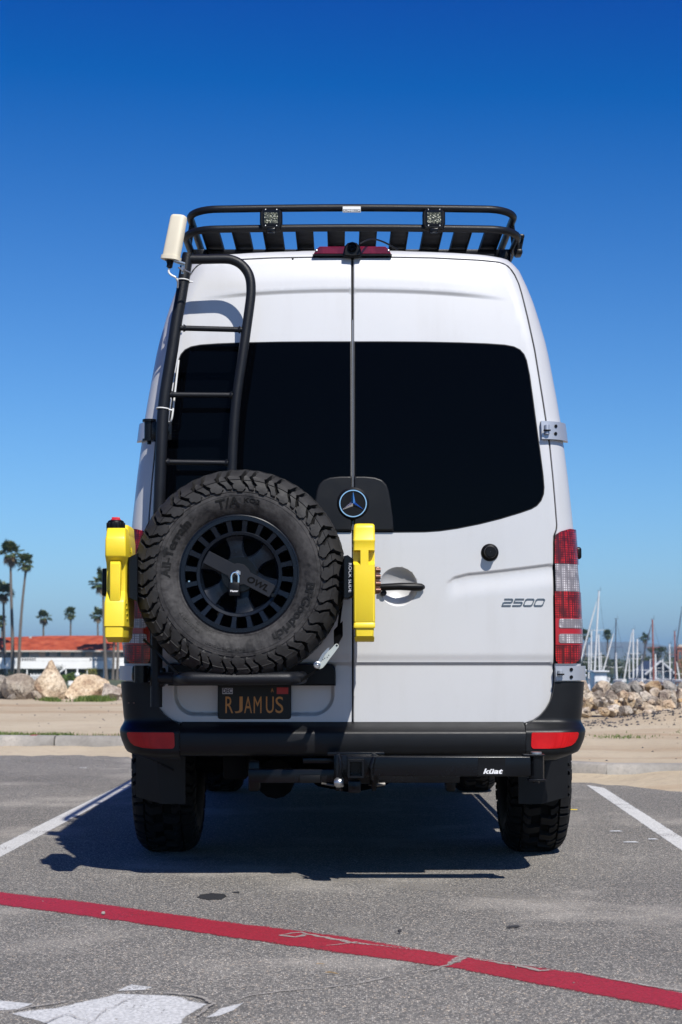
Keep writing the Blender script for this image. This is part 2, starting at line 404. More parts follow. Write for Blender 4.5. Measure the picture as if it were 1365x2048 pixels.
def road_paint(name, col, col2, wear_lo=0.5, fuzz=0.12, dark=None, crackpos=None, amax=1.0):
    "paint whose border and worn spots are ragged; UV v runs 0..1 across the stripe"
    m = NT(name); uv = m.n('ShaderNodeUVMap'); uv.uv_map = 'UVMap'; sx = m.n('ShaderNodeSeparateXYZ'); m.l(uv.outputs[0], sx.inputs[0])
    v = sx.outputs[1]; d = m.math('SUBTRACT', 0.5, m.math('ABSOLUTE', m.math('SUBTRACT', v, 0.5)))       # 0 at the border
    n1 = m.noise(14, 5, 0.7); n2 = m.noise(120, 2); n3 = m.noise(2.5, 3)
    e = m.math('ADD', d, m.math('MULTIPLY', m.math('SUBTRACT', m.math('ADD', m.math('MULTIPLY', n1, 0.5), m.math('MULTIPLY', n2, 0.5)), 0.5), fuzz * 2.2))
    a = m.maprange(e, fuzz * 0.45, fuzz * 0.8)
    w = m.maprange(m.math('ADD', m.math('MULTIPLY', n2, 0.55), m.math('MULTIPLY', n3, 0.45)), wear_lo, wear_lo + 0.06, amax, 0.0)
    st = m.voro(95); 
    c = m.mix(m.maprange(n3, 0.3, 0.7), col, col2)
    c = m.mix(m.maprange(st, 0.3, 0.65, 0, 0.45), c, tuple(q * 0.5 for q in col))
    if dark: c = m.mix(m.maprange(m.voro(7, 'Distance'), 0.05, 0.12, 0.5, 0), c, dark)
    m.set(col=c, rough=0.7, alpha=m.math('MULTIPLY', a, w)); m.bump(m.math('MULTIPLY', st, -1.0), 0.45, 0.005); return m.m
M['white_paint'] = road_paint('white_road_paint', (0.66, 0.65, 0.62), (0.76, 0.75, 0.72), 0.57, 0.16)
M['white_paint2'] = road_paint('old_white_paint', (0.62, 0.62, 0.61), (0.74, 0.74, 0.73), 0.58, 0.13)
M['red_paint'] = road_paint('red_road_paint', (0.33, 0.005, 0.020), (0.42, 0.010, 0.034), 0.60, 0.17, dark=(0.08, 0.01, 0.015))
M['dust'] = road_paint('dust_streak', (0.36, 0.335, 0.30), (0.42, 0.39, 0.34), 0.44, 0.30, amax=0.75)
M['crack'] = road_paint('crack_filler', (0.40, 0.37, 0.33), (0.47, 0.44, 0.40), 0.53, 0.27, amax=0.8)
M['oil'] = road_paint('oil_spot', (0.016, 0.016, 0.018), (0.03, 0.03, 0.03), 0.58, 0.20)
# far materials
M['rock_l'] = None
def rockmat(name, a, b, c_, sc=1.0):
    m = NT(name); oi = m.n('ShaderNodeObjectInfo')
    ad = m.n('ShaderNodeVectorMath', operation='ADD'); m.l(m.obj(), ad.inputs[0])
    cm = m.n('ShaderNodeCombineXYZ'); mu = m.math('MULTIPLY', oi.outputs['Random'], 37.0); [m.l(mu, cm.inputs[i]) for i in range(3)]; m.l(cm.outputs[0], ad.inputs[1]); vec = ad.outputs[0]
    n1 = m.noise(3.2 * sc, 5, 0.65, vec); n2 = m.noise(22 * sc, 4, 0.6, vec)
    c = m.ramp(n1, [(0.32, a), (0.5, b), (0.68, c_)])
    c = m.mix(m.maprange(n2, 0.5, 0.68, 0, 0.7), c, tuple(q * 0.5 for q in a))  # dark flecks put crevice shade into the stone colour
    hs = m.n('ShaderNodeHueSaturation'); m.l(c, hs.inputs['Color']); m.l(m.maprange(oi.outputs['Random'], 0, 1, 0.75, 1.45), hs.inputs['Value'])
    m.l(m.maprange(m.math('FRACT', m.math('MULTIPLY', oi.outputs['Random'], 7.3)), 0, 1, 0.6, 1.25), hs.inputs['Saturation'])
    m.set(col=hs.outputs[0], rough=0.9); m.bump(m.math('ADD', n1, m.math('MULTIPLY', n2, 0.5)), 1.0, 0.07); return m.m
M['rock_l'] = rockmat('boulder_stone', (0.24, 0.15, 0.09), (0.48, 0.37, 0.25), (0.62, 0.52, 0.39))
M['rock_r'] = rockmat('riprap_stone', (0.22, 0.13, 0.08), (0.50, 0.37, 0.24), (0.66, 0.58, 0.46), 1.8)
M['rock_g'] = rockmat('grey_stone', (0.17, 0.145, 0.12), (0.30, 0.265, 0.225), (0.44, 0.38, 0.31), 1.5)
m = NT('roof_tiles'); wv = m.n('ShaderNodeTexWave'); wv.inputs['Scale'].default_value = 1.2; wv.inputs['Distortion'].default_value = 0.6; m.l(m.obj(), wv.inputs[0])
c = m.ramp(m.noise(0.9, 5, 0.7), [(0.3, (0.20, 0.035, 0.016)), (0.48, (0.40, 0.068, 0.027)), (0.72, (0.56, 0.14, 0.065))]); c = m.mix(m.maprange(wv.outputs[0], 0.2, 0.8, 0.25, 0), c, (0.20, 0.05, 0.03))
m.set(col=c, rough=0.9, spec=0.2); M['tile'] = m.m
M['stucco'] = simple('white_stucco', (0.88, 0.87, 0.84), 0.85, var=0.05, scale=0.6)
M['stucco2'] = simple('beige_stucco', (0.52, 0.48, 0.41), 0.9, var=0.06, scale=0.6)
M['win'] = simple('window_glass', (0.05, 0.09, 0.11), 0.08, var=0.3, scale=0.8)
M['winframe'] = simple('window_frame', (0.5, 0.5, 0.48), 0.5)
M['curtain'] = simple('window_curtain', (0.35, 0.40, 0.42), 0.8)
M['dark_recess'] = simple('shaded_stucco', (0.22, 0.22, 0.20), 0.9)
m = NT('palm_trunk'); wv = m.n('ShaderNodeTexWave', bands_direction='Z'); wv.inputs['Scale'].default_value = 2.2; wv.inputs['Distortion'].default_value = 2.0; m.l(m.obj(), wv.inputs[0])
m.set(col=m.mix(wv.outputs[0], (0.10, 0.085, 0.07), (0.20, 0.17, 0.145)), rough=0.95); M['trunk'] = m.m
def leafmat(name, a, b, c_):
    m = NT(name); oi = m.n('ShaderNodeNewGeometry')
    c = m.ramp(oi.outputs['Random Per Island'], [(0.0, a), (0.5, b), (1.0, c_)])
    m.set(col=c, rough=0.6); m.b.inputs['Subsurface Weight'].default_value = 0.0
    tr = m.n('ShaderNodeBsdfTranslucent'); m.l(c, tr.inputs[0]); mx = m.n('ShaderNodeMixShader'); mx.inputs[0].default_value = 0.25
    m.l(m.b.outputs[0], mx.inputs[1]); m.l(tr.outputs[0], mx.inputs[2]); m.l(mx.outputs[0], m.out.inputs[0]); return m.m
M['palm_leaf'] = leafmat('palm_leaf', (0.025, 0.06, 0.016), (0.07, 0.12, 0.028), (0.22, 0.21, 0.05))
M['palm_dead'] = leafmat('dry_palm_leaf', (0.16, 0.10, 0.05), (0.24, 0.17, 0.09), (0.30, 0.23, 0.13))
M['leaf'] = leafmat('tree_leaf', (0.025, 0.04, 0.015), (0.05, 0.07, 0.025), (0.09, 0.10, 0.035))
M['leaf_bright'] = leafmat('hedge_leaf', (0.05, 0.10, 0.015), (0.10, 0.17, 0.025), (0.22, 0.26, 0.04))
M['leaf_yellow'] = leafmat('yellow_shrub_leaf', (0.16, 0.17, 0.02), (0.30, 0.28, 0.03), (0.42, 0.36, 0.05))
M['grass'] = leafmat('verge_grass', (0.06, 0.12, 0.015), (0.12, 0.20, 0.03), (0.24, 0.26, 0.07))
m = NT('hill_scrub'); m.set(col=m.ramp(m.noise(0.004, 5, 0.6), [(0.3, (0.09, 0.11, 0.11)), (0.7, (0.16, 0.17, 0.17))]), rough=1.0); M['hill'] = m.m
M['shore'] = simple('scrub_land', (0.07, 0.085, 0.035), 0.95, var=0.4, scale=0.05)
m = NT('harbour_water'); m.set(col=(0.02, 0.05, 0.08), rough=0.08); m.bump(m.noise(1.5, 3), 0.3, 0.1); M['water'] = m.m
M['mast_white'] = simple('mast_aluminium', (0.72, 0.72, 0.70), 0.4, var=0.04)
M['mast_red'] = simple('varnished_mast', (0.30, 0.09, 0.06), 0.5)
M['mast_dark'] = simple('dark_mast', (0.07, 0.08, 0.11), 0.5)
M['canvas'] = simple('furled_sail', (0.66, 0.66, 0.64), 0.8)
M['hull'] = simple('hull_white', (0.7, 0.7, 0.7), 0.3)
M['navy'] = simple('navy_siding', (0.035, 0.06, 0.12), 0.8)
M['brick'] = simple('red_brick', (0.28, 0.11, 0.08), 0.9)
M['pebble'] = simple('dark_pebbles', (0.05, 0.05, 0.06), 0.9, var=0.5, scale=20)
M['twig'] = simple('dry_twig', (0.35, 0.24, 0.12), 0.9)
M['leaf_dark'] = simple('dead_leaf', (0.03, 0.03, 0.035), 0.8)

# ---------------------------------------------------------------- naming helpers
def thing(name, label, cat, loc=(0, 0, 0), group=None):
    o = bpy.data.objects.new(name, None); C.objects.link(o); o.location = loc; o['_o'] = tuple(loc)
    o.empty_display_size = 0.2; tag(o, label, cat, group); return o
def tag(o, label=None, cat=None, group=None, kind=None):
    if label: o['label'] = label
    if cat: o['category'] = cat
    if group: o['group'] = group
    if kind: o['kind'] = kind
    return o
def structure(o): o['kind'] = 'structure'; return o
_dg = None
def text_geo(s, size, extrude=0.0, bold=0.0, shear=0.0, sx=1.0, align='CENTER', res=3, space=1.0):
    cu = bpy.data.curves.new('t', 'FONT'); cu.body = s; cu.size = size; cu.extrude = extrude; cu.offset = bold; cu.shear = shear
    cu.align_x = align; cu.align_y = 'CENTER'; cu.resolution_u = res; cu.space_character = space
    o = bpy.data.objects.new('t', cu); C.objects.link(o); bpy.context.view_layer.update()
    me = bpy.data.meshes.new_from_object(o.evaluated_get(bpy.context.evaluated_depsgraph_get()))
    vs = [Vector((v.co.x * sx, v.co.y, v.co.z)) for v in me.vertices]; fs = [tuple(p.vertices) for p in me.polygons]
    bpy.data.objects.remove(o); bpy.data.meshes.remove(me); bpy.data.curves.remove(cu)
    return vs, fs
def add_text(mb, s, x, z, y, size, depth=0.001, **kw):
    "lettering in the plane facing the camera"
    vs, fs = text_geo(s, size, depth, **kw); mb.add([(x + v.x, y - v.z, z + v.y) for v in vs], fs); return mb

# ================================================================ THE SETTING
KERB = [(-60, 19.0), (-8, 17.5), (-3.4, 17.1), (-2.0, 16.85), (-1.0, 16.3), (0.4, 14.9), (1.4, 13.5), (2.0, 12.95), (3.2, 12.85), (8, 12.7), (60, 12.0)]
KX = [p[0] for p in KERB]; KY = [p[1] for p in KERB]
def ky(x): return interp(x, KX, KY)
def nz2(x, y, s, seed=0): return mnoise.noise(Vector((x * s, y * s, seed)))
def terrain(x, y):
    d = y - ky(x)
    if d < 0.14: return -0.06
    kh = lerp(0.135, 0.11, sstep(-1, 2, x))
    z = kh - 0.012 + 0.09 * sstep(1.0, 9.0, d) + 0.03 * nz2(x, y, 0.45) * sstep(0.3, 2, d) + 0.02 * nz2(x, y, 1.7, 3) * sstep(0.3, 1.5, d)
    z += 0.28 * exp(-((x - 4.6) / 1.2) ** 2 - ((y - 19.3) / 0.8) ** 2)
    z += 0.30 * sstep(0.5, 2.0, x) * exp(-((y - 22.2) / 0.75) ** 2)
    y0 = lerp(30.5, 23.0, sstep(-4, 4, x))
    return lerp(z, -1.9, sstep(y0, y0 + 9, y))
xs_ = [-4000, -1500, -600, -250, -120, -60, -30, -15] + [-10 + 0.16 * i for i in range(126)] + [12, 15, 30, 60, 120, 250, 600, 1500, 4000]
ys_ = [-300, -60, -10, 5] + [11.5 + 0.13 * i for i in range(150)] + [31.5 + 0.5 * i for i in range(20)] + [45, 60, 90, 140, 220, 400, 800, 2000, 6000]
mb = MB(); mb.grid([[(x, y, terrain(x, y)) for x in xs_] for y in ys_])
structure(mb.build('ground', M['sand'], sharp=None))
mb = MB(); nA = 60
mb.grid([[(x, y0, 0) for x in (-60, -20, -10, -5, 0, 5, 10, 20, 60)] for y0 in (-60, -20, 0, 4, 8, 12)] )
rows = [[(x, lerp(12, ky(x) + 0.02, t), 0) for x in (-60, -20, -10, -8, -5, -3.4, -2, -1, 0.4, 1.4, 2, 3.2, 5, 8, 10, 20, 60)] for t in (0, 1)]
rows[0] = [(p[0], 12, 0) for p in rows[0]]; mb.grid(rows)
structure(mb.build('asphalt', M['asphalt'], sharp=None))
# kerb, in cast lengths
kp = [(x, ky(x)) for x in [-20, -14, -10, -7.6, -5.2, -2.85, -2.0, -1.0, -0.2, 0.4, 0.9, 1.4, 2.0, 3.3, 5.3, 7.4, 9.5, 14, 20]]
for i in range(len(kp) - 1):
    (x0, y0), (x1, y1) = kp[i], kp[i+1]; mb = MB(); n = 12; rows = []
    d = Vector((x1-x0, y1-y0)).normalized(); pn = Vector((-d.y, d.x))
    g = 0.008
    for k in range(n + 1):
        t = k / n; q = Vector((x0, y0)) + d * (g + ((Vector((x1, y1)) - Vector((x0, y0))).length - 2*g) * t)
        h = lerp(0.14, 0.115, sstep(-1, 2, q.x)); w = 0.012 * nz2(q.x, q.y, 3.0) ; ch = 0.012 * max(0, nz2(q.x, q.y, 7.0, 5))
        sec = [(0, -0.05), (0.004 + w, 0.02), (0.02 + w, h - 0.035), (0.035 + w + ch, h - 0.01), (0.06 + w + ch, h), (0.15, h + 0.002), (0.155, -0.05)]
        rows.append([(q.x + pn.x * a, q.y + pn.y * a, b) for a, b in sec])
    mb.grid(rows)
    mb.add(rows[0], [tuple(range(7))]); mb.add(rows[-1], [tuple(range(7))])
    o = mb.build('kerb', M['kerb'], loc=((x0+x1)/2, (y0+y1)/2, 0)); structure(o)
# sand blown against the kerb
def drift(x0, x1, wfun, hfun, name):
    mb = MB(); rows = []; nx = int((x1 - x0) / 0.07)
    for j in range(15):
        t = j / 14; row = []
        for i in range(nx + 1):
            x = lerp(x0, x1, i / nx); w = wfun(x) * (1 + 0.35 * nz2(x, 0, 1.1, 9) + 0.12 * nz2(x, 0, 6, 2)); y = ky(x) + 0.03 - w * (1 - t)
            h = hfun(x) * (t ** 1.5) + 0.014 * nz2(x, y, 3.5, 4) * t + 0.02 * nz2(x, y, 1.2, 14) * t - 0.012 * (1 - t) ** 4 + 0.002
            row.append((x, y, h))
        rows.append(row)
    mb.grid(rows); return structure(mb.build(name, M['sand'], sharp=None))
drift(-12, 0.2, lambda x: 1.15 + 0.6 * nz2(x, 5, 0.9) + 0.3 * nz2(x, 5, 5) + .12 * nz2(x, 5, 17), lambda x: 0.04, 'sand_drift')
drift(1.0, 12, lambda x: 0.80 + 1.0 * sstep(1.8, 2.35, x) + 0.35 * nz2(x, 5, 1.9) + 0.22 * nz2(x, 5, 6) + 0.12 * nz2(x, 5, 19), lambda x: 0.03 + 0.04 * sstep(2.0, 2.6, x), 'sand_drift')

def stripe(name, top, bot, mat, z=0.0012, n=60):
    "painted stripe given by its two borders as ground points seen in the photograph"
    T = [Vector((*G(*p), 0)) for p in top]; B = [Vector((*G(*p), 0)) for p in bot]
    def at(P, t):
        L = [0]
        for i in range(1, len(P)): L.append(L[-1] + (P[i]-P[i-1]).length)
        s = t * L[-1]
        for i in range(1, len(P)):
            if s <= L[i] + 1e-9: return P[i-1].lerp(P[i], (s - L[i-1]) / (L[i] - L[i-1]))
        return P[-1]
    rows = []; uv = []
    for k in range(n + 1):
        t = k / n; a = at(T, t); b = at(B, t); rows.append([(a.lerp(b, q).x, a.lerp(b, q).y, z) for q in (0, 0.25, 0.5, 0.75, 1)])
    mb = MB(); mb.grid(rows); o = mb.build(name, mat, sharp=None)
    me = o.data; ul = me.uv_layers.new(name='UVMap')
    for l in me.loops: k = l.vertex_index; ul.data[l.index].uv = ((k // 5) / n, (k % 5) / 4)
    return structure(o)
def decal(name, pts, mat, z=0.0012, jag=0.0):
    "painted area given by its outline; v grows from the border inwards"
    P = [Vector(G(*p)) for p in pts]; P = [tuple(q) for q in P]; P = resample(P, 0.05)
    c_ = Vector((sum(p[0] for p in P) / len(P), sum(p[1] for p in P) / len(P)))
    P = [tuple(Vector(p) + (Vector(p) - c_).normalized() * jag * nz2(p[0], p[1], 9)) for p in P]
    n = len(P); mb = MB(); rings = [P] + [[tuple(Vector(p).lerp(c_, t)) for p in P] for t in (0.08, 0.3, 0.6, 0.98)]
    for r in rings: mb.v += [Vector((p[0], p[1], z)) for p in r]
    for i in range(4):
        for k in range(n): mb.f.append((i*n+k, i*n+(k+1) % n, (i+1)*n+(k+1) % n, (i+1)*n+k)); mb.m.append(0)
    o = mb.build(name, mat, sharp=None); me = o.data; ul = me.uv_layers.new(name='UVMap'); vv = [0, 0.12, 0.3, 0.4, 0.5]
    for l in me.loops: ul.data[l.index].uv = (0, vv[l.vertex_index // n])
    return structure(o)
stripe('parking_line', [(268, 1556), (95, 1640), (0, 1688), (-160, 1770)], [(300, 1556), (138, 1644), (0, 1718), (-140, 1800)], M['white_paint'])
stripe('parking_line', [(1168, 1569), (1365, 1706), (1560, 1842)], [(1214, 1577), (1365, 1672), (1560, 1790)], M['white_paint'])
stripe('red_line', [(-120, 1770), (0, 1782), (128, 1796), (256, 1813), (462, 1842), (700, 1872), (921, 1910), (1178, 1946), (1365, 1982), (1500, 2008)],
       [(-120, 1800), (0, 1813), (154, 1834), (256, 1848), (462, 1879), (667, 1908), (921, 1942), (1080, 1974), (1365, 2026), (1500, 2056)], M['red_paint'], z=0.0016, n=120)
decal('white_arrow', [(8, 2027), (100, 2016), (170, 2001), (234, 1987), (300, 1988), (360, 1992), (420, 2008), (395, 2030), (365, 2046), (340, 2075), (190, 2100), (180, 2052), (90, 2052)], M['white_paint2'], jag=0.02)
decal('white_arrow', [(-60, 1998), (0, 2001), (72, 2008), (40, 2019), (0, 2022), (-60, 2030)], M['white_paint2'], jag=0.01)
decal('white_arrow', [(410, 2037), (440, 2018), (488, 2006), (470, 2020), (440, 2032)], M['white_paint2'], jag=0.015)
decal('white_arrow', [(236, 1982), (262, 1969), (308, 1975), (290, 1981)], M['white_paint2'], jag=0.015)
decal('oil_spot', [(389, 1796), (400, 1789), (425, 1786), (450, 1788), (458, 1793), (445, 1800), (415, 1801)], M['oil'], jag=0.01)
decal('oil_spot', [(464, 1785), (480, 1783), (480, 1787), (466, 1787)], M['oil'], jag=0.004)
crack_no = 0
def crack(pts, w, mat='crack', z=0.0021, jit=0.006):
    global crack_no
    crack_no += 1; z += 0.0003 * crack_no
    P = [Vector((*G(*p), 0)) for p in pts]; Q = []
    for i in range(len(P) - 1):
        k = max(2, int((P[i+1]-P[i]).length / 0.025))
        for j in range(k):
            q = P[i].lerp(P[i+1], j / k); Q.append(q + Vector((rnd.uniform(-jit, jit), rnd.uniform(-jit, jit), 0)))
    Q.append(P[-1]); rows = []
    for i, q in enumerate(Q):
        a = Q[max(0, i-1)]; b = Q[min(len(Q)-1, i+1)]; d = (b - a).normalized(); pn = Vector((-d.y, d.x, 0)); ww = 1.4 * w * (0.6 + 0.6 * nz2(q.x * 9, q.y * 9, 1.0, 3) + 0.25 * rnd.random()) * (0.35 + 0.65 * sin(pi * (i + 1) / (len(Q) + 1)))
        rows.append([(*(q + pn * ww * s)[:2], z) for s in (-1, 0, 1)])
    mb = MB(); mb.grid(rows); o = mb.build('crack', M[mat], sharp=None); me = o.data; ul = me.uv_layers.new(name='UVMap')
    for l in me.loops: ul.data[l.index].uv = (0, (l.vertex_index % 3) / 2)
    return structure(o)
crack([(470, 2002), (492, 1994), (560, 1984), (700, 1971), (735, 1964), (803, 1949)], 0.011)
crack([(803, 1949), (860, 1942), (905, 1928), (932, 1914), (960, 1920), (1020, 1930), (1080, 1934)], 0.018)
crack([(560, 1872), (600, 1866), (640, 1874), (700, 1886), (760, 1893), (830, 1900), (925, 1914)], 0.014)
crack([(560, 1872), (590, 1876), (610, 1871)], 0.02)
crack([(655, 1893), (690, 1890), (715, 1885)], 0.009)
crack([(925, 1914), (900, 1930)], 0.02)
crack([(1020, 1930), (1080, 1944), (1100, 1942)], 0.016)
crack([(1150, 1945), (1230, 1962), (1300, 1975), (1400, 1988)], 0.010)
crack([(0, 2027), (30, 2024), (70, 2014), (130, 2006)], 0.012)
crack([(180, 2050), (215, 2020), (280, 1992)], 0.004)
crack([(90, 2050), (130, 2030), (180, 2046)], 0.006)
crack([(330, 1988), (400, 1996), (425, 2010), (395, 2036)], 0.010)
stripe('dust_streak', [(560, 1740), (720, 1752), (950, 1772), (1100, 1792), (1250, 1812), (1440, 1848)], [(540, 1752), (720, 1772), (950, 1796), (1100, 1812), (1250, 1832), (1440, 1874)], M['dust'], z=0.0007)
stripe('dust_streak', [(-20, 1536), (60, 1550), (150, 1566), (215, 1582)], [(-20, 1552), (60, 1562), (150, 1578), (215, 1590)], M['dust'], z=0.0007)
stripe('dust_streak', [(520, 1780), (640, 1800), (760, 1850), (900, 1880)], [(480, 1800), (560, 1840), (680, 1880), (860, 1915)], M['dust'], z=0.0005)
stripe('dust_streak', [(-20, 1500), (120, 1512), (240, 1520)], [(-20, 1528), (120, 1534), (240, 1540)], M['dust'], z=0.0009)
# a small red mark on the kerb at the left
mb = MB()
xk, yk = -3.13, ky(-3.13)
mb.add([(xk - .01, yk - 0.002, 0.03), (xk + .05, yk - 0.004, 0.03), (xk + .085, yk + 0.05, 0.142), (xk + .02, yk + 0.05, 0.142), (xk + .10, yk + .13, .146), (xk + .04, yk + .13, .146)], [(0, 1, 2, 3), (3, 2, 4, 5)])
structure(mb.build('kerb_mark', simple('kerb_red', (0.35, 0.03, 0.05), 0.8)))

# hills, water
mb = MB(); rows = []
for j in range(10):
    t = j / 9; row = []
    for i in range(90):
        x = lerp(100, 3600, i / 89); Y = 3000 + 900 * t
        h = 25 + 10 * exp(-((x - 585) / 75) ** 2) + 7 * exp(-((x - 500) / 60) ** 2) + 9 * nz2(x, 0, 0.012) + 4 * nz2(x, 0, 0.04) + 8 * sstep(700, 1600, x)
        row.append((x, Y, -3 + h * sin(pi * 0.5 * min(1, t * 1.6)) + 2 * nz2(x, Y, 0.02) * t))
    rows.append(row)
mb.grid(rows); structure(mb.build('hills', M['hill'], sharp=None))
mb = MB(); mb.add([(-20, 33, -1.86), (400, 33, -1.86), (400, 520, -1.86), (30, 520, -1.86)], [(0, 1, 2, 3)]); structure(mb.build('harbour_water', M['water'], sharp=None))

for nm, (xa, ya, xb, yb2) in (('motel_lawn', (-500, 47, -19, 700)), ('far_shore', (29, 300, 3900, 5800))):
    structure(MB().add([(xa, ya, -1.82), (xb, ya, -1.82), (xb, yb2, -1.82), (xa, yb2, -1.82)], [(0, 1, 2, 3)]).build(nm, M['shore'], sharp=None))
hz_ = bpy.data.materials.new('sea_haze'); hz_.use_nodes = True; tn = hz_.node_tree; tn.nodes.remove(tn.nodes['Principled BSDF'])
pv = tn.nodes.new('ShaderNodeVolumePrincipled'); pv.inputs['Color'].default_value = (0.40, 0.70, 0.96, 1); pv.inputs['Density'].default_value = HAZE; pv.inputs['Anisotropy'].default_value = 0.2
tn.links.new(pv.outputs[0], tn.nodes['Material Output'].inputs['Volume'])
hzo = MB().box((-4300, -420, -6), (4300, 6400, 62)).build('haze', hz_, sharp=None); hzo['kind'] = 'stuff'; hzo['label'] = 'thin sea haze lying over the harbour and hills'
# ================================================================ PALMS, TREES
def palm_crown(seed, nf=44):
    r = random.Random(seed); g = MB(); d = MB()
    for i in range(nf):
        dead = i < nf * 0.16
        az = r.uniform(0, 2 * pi); el = radians(r.uniform(-80, -45)) if dead else radians(lerp(-35, 80, r.random() ** 0.8))
        dr = Vector((cos(az) * cos(el), sin(az) * cos(el), sin(el))); L = r.uniform(0.45, 0.85) * (0.7 if dead else 1)
        side = Vector((-sin(az), cos(az), 0)); up = side.cross(dr) * -1
        base = dr * 0.05; tip = dr * L; mb = d if dead else g
        mb.add([base - side * .012, base + side * .012, tip], [(0, 1, 2)])
        k = 13; R = r.uniform(0.5, 0.62)
        for q in range(k):
            a = radians(lerp(-115, 115, q / (k - 1)) + r.uniform(-4, 4)); a2 = radians(9)
            dd = lambda an, rad, dz: tip + (dr * cos(an) + side * sin(an)) * rad + Vector((0, 0, dz))
            mb.add([tip, dd(a - a2, R * 0.55, -0.02), dd(a, R * r.uniform(0.85, 1.1), -0.16 * (1 if dead else r.uniform(.5, 1.4))), dd(a + a2, R * 0.55, -0.02)], [(0, 1, 2), (0, 2, 3)])
    return g, d
crowns = []
for sd in (1, 2, 3):
    g, d = palm_crown(sd); a = g.build('crown', M['palm_leaf'], sharp=None, fix=False); b = d.build('dead_fronds', M['palm_dead'], sharp=None, fix=False); crowns.append((a, b))
def palm(px, py, rpx, Y, bpx, zb, label, group, k=0, tr=0.16, lean=0.0):
    x, z = W(px, py, Y); xb = W(bpx, 1350, Y)[0]; R = rpx * Y / F
    root = thing('palm_tree', label, 'palm', (xb, Y, zb), group)
    mb = MB(); n = 14; pts = []; rr = []
    for i in range(n + 1):
        t = i / n; pts.append((xb + (x - xb) * (t ** 1.4) + 0.05 * sin(t * 6 + k), Y, lerp(zb, z - R * 0.1, t))); rr.append(tr * lerp(1.25, 0.72, t) * (1.06 if i % 2 else 0.97) * (1.35 if i == 0 else 1))
    mb.tube(pts, rr, 10); mb.build('trunk', M['trunk'], root)
    ca, cb = crowns[k % 3]
    for src in (ca, cb):
        c = src.copy(); C.objects.link(c); c.parent = root; c.location = (x - xb, 0, z - zb); s = R / 1.0; c.scale = (s, s, s * 1.12); c.rotation_euler = (0, 0, k * 1.3)
    return root
gl = 'tall fan palms in front of the motel'; gb = 'fan palms rising behind the motel roof'; gr = 'fan palms beyond the harbour'
palm(22, 1107, 24, 208, 25, -1.9, 'tallest fan palm at the left edge, standing clear above the motel roof', gl, 0, 0.19)
palm(53, 1127, 18, 203, 36, -1.9, 'leaning fan palm just right of the tallest one at the left edge', gl, 1, 0.17)
palm(6, 1186, 20, 213, 11, -1.9, 'shorter fan palm with brown skirt at the left edge, below the tallest crown', gl, 2, 0.18)
palm(4, 1244, 12, 260, 6, -1.9, 'small distant fan palm crown lowest at the left edge of the picture', gb, 1, 0.16)
palm(205, 1166, 24, 208, 212, -1.9, 'fan palm partly hidden behind the left yellow fuel can', gl, 2, 0.17)
palm(88, 1235, 14, 320, 87, -1.9, 'left of the two small palms in the open sky above the motel roof', gb, 0, 0.22)
palm(142, 1228, 13, 320, 142, -1.9, 'right of the two small palms in the open sky above the motel roof', gb, 1, 0.2)
palm(195, 1231, 14, 310, 198, -1.9, 'small palm above the motel roof, beside the left yellow fuel can', gb, 2, 0.2)
palm(232, 1190, 20, 210, 226, -1.9, 'palm whose thin trunk stands behind the left fuel can, crown hidden by it', gl, 0, 0.13)
palm(243, 1180, 20, 206, 234, -1.9, 'palm trunk nearest the van at its left side, crown hidden by the fuel can', gl, 1, 0.15)
palm(1171, 1270, 11, 420, 1172, -1.9, 'distant palm left of the tallest white mast', gr, 0, 0.24)
palm(1216, 1270, 10, 420, 1216, -1.9, 'distant palm between the tallest white mast and the dark mast', gr, 1, 0.24)
palm(1290, 1277, 9.5, 420, 1291, -1.9, 'distant palm just left of the red brown mast', gr, 2, 0.24)
palm(1207, 1318, 8, 400, 1207, -1.9, 'low distant palm with its crown behind the masts under the dark mast', gr, 0, 0.24)
for a, b in crowns: bpy.data.objects.remove(a); bpy.data.objects.remove(b)

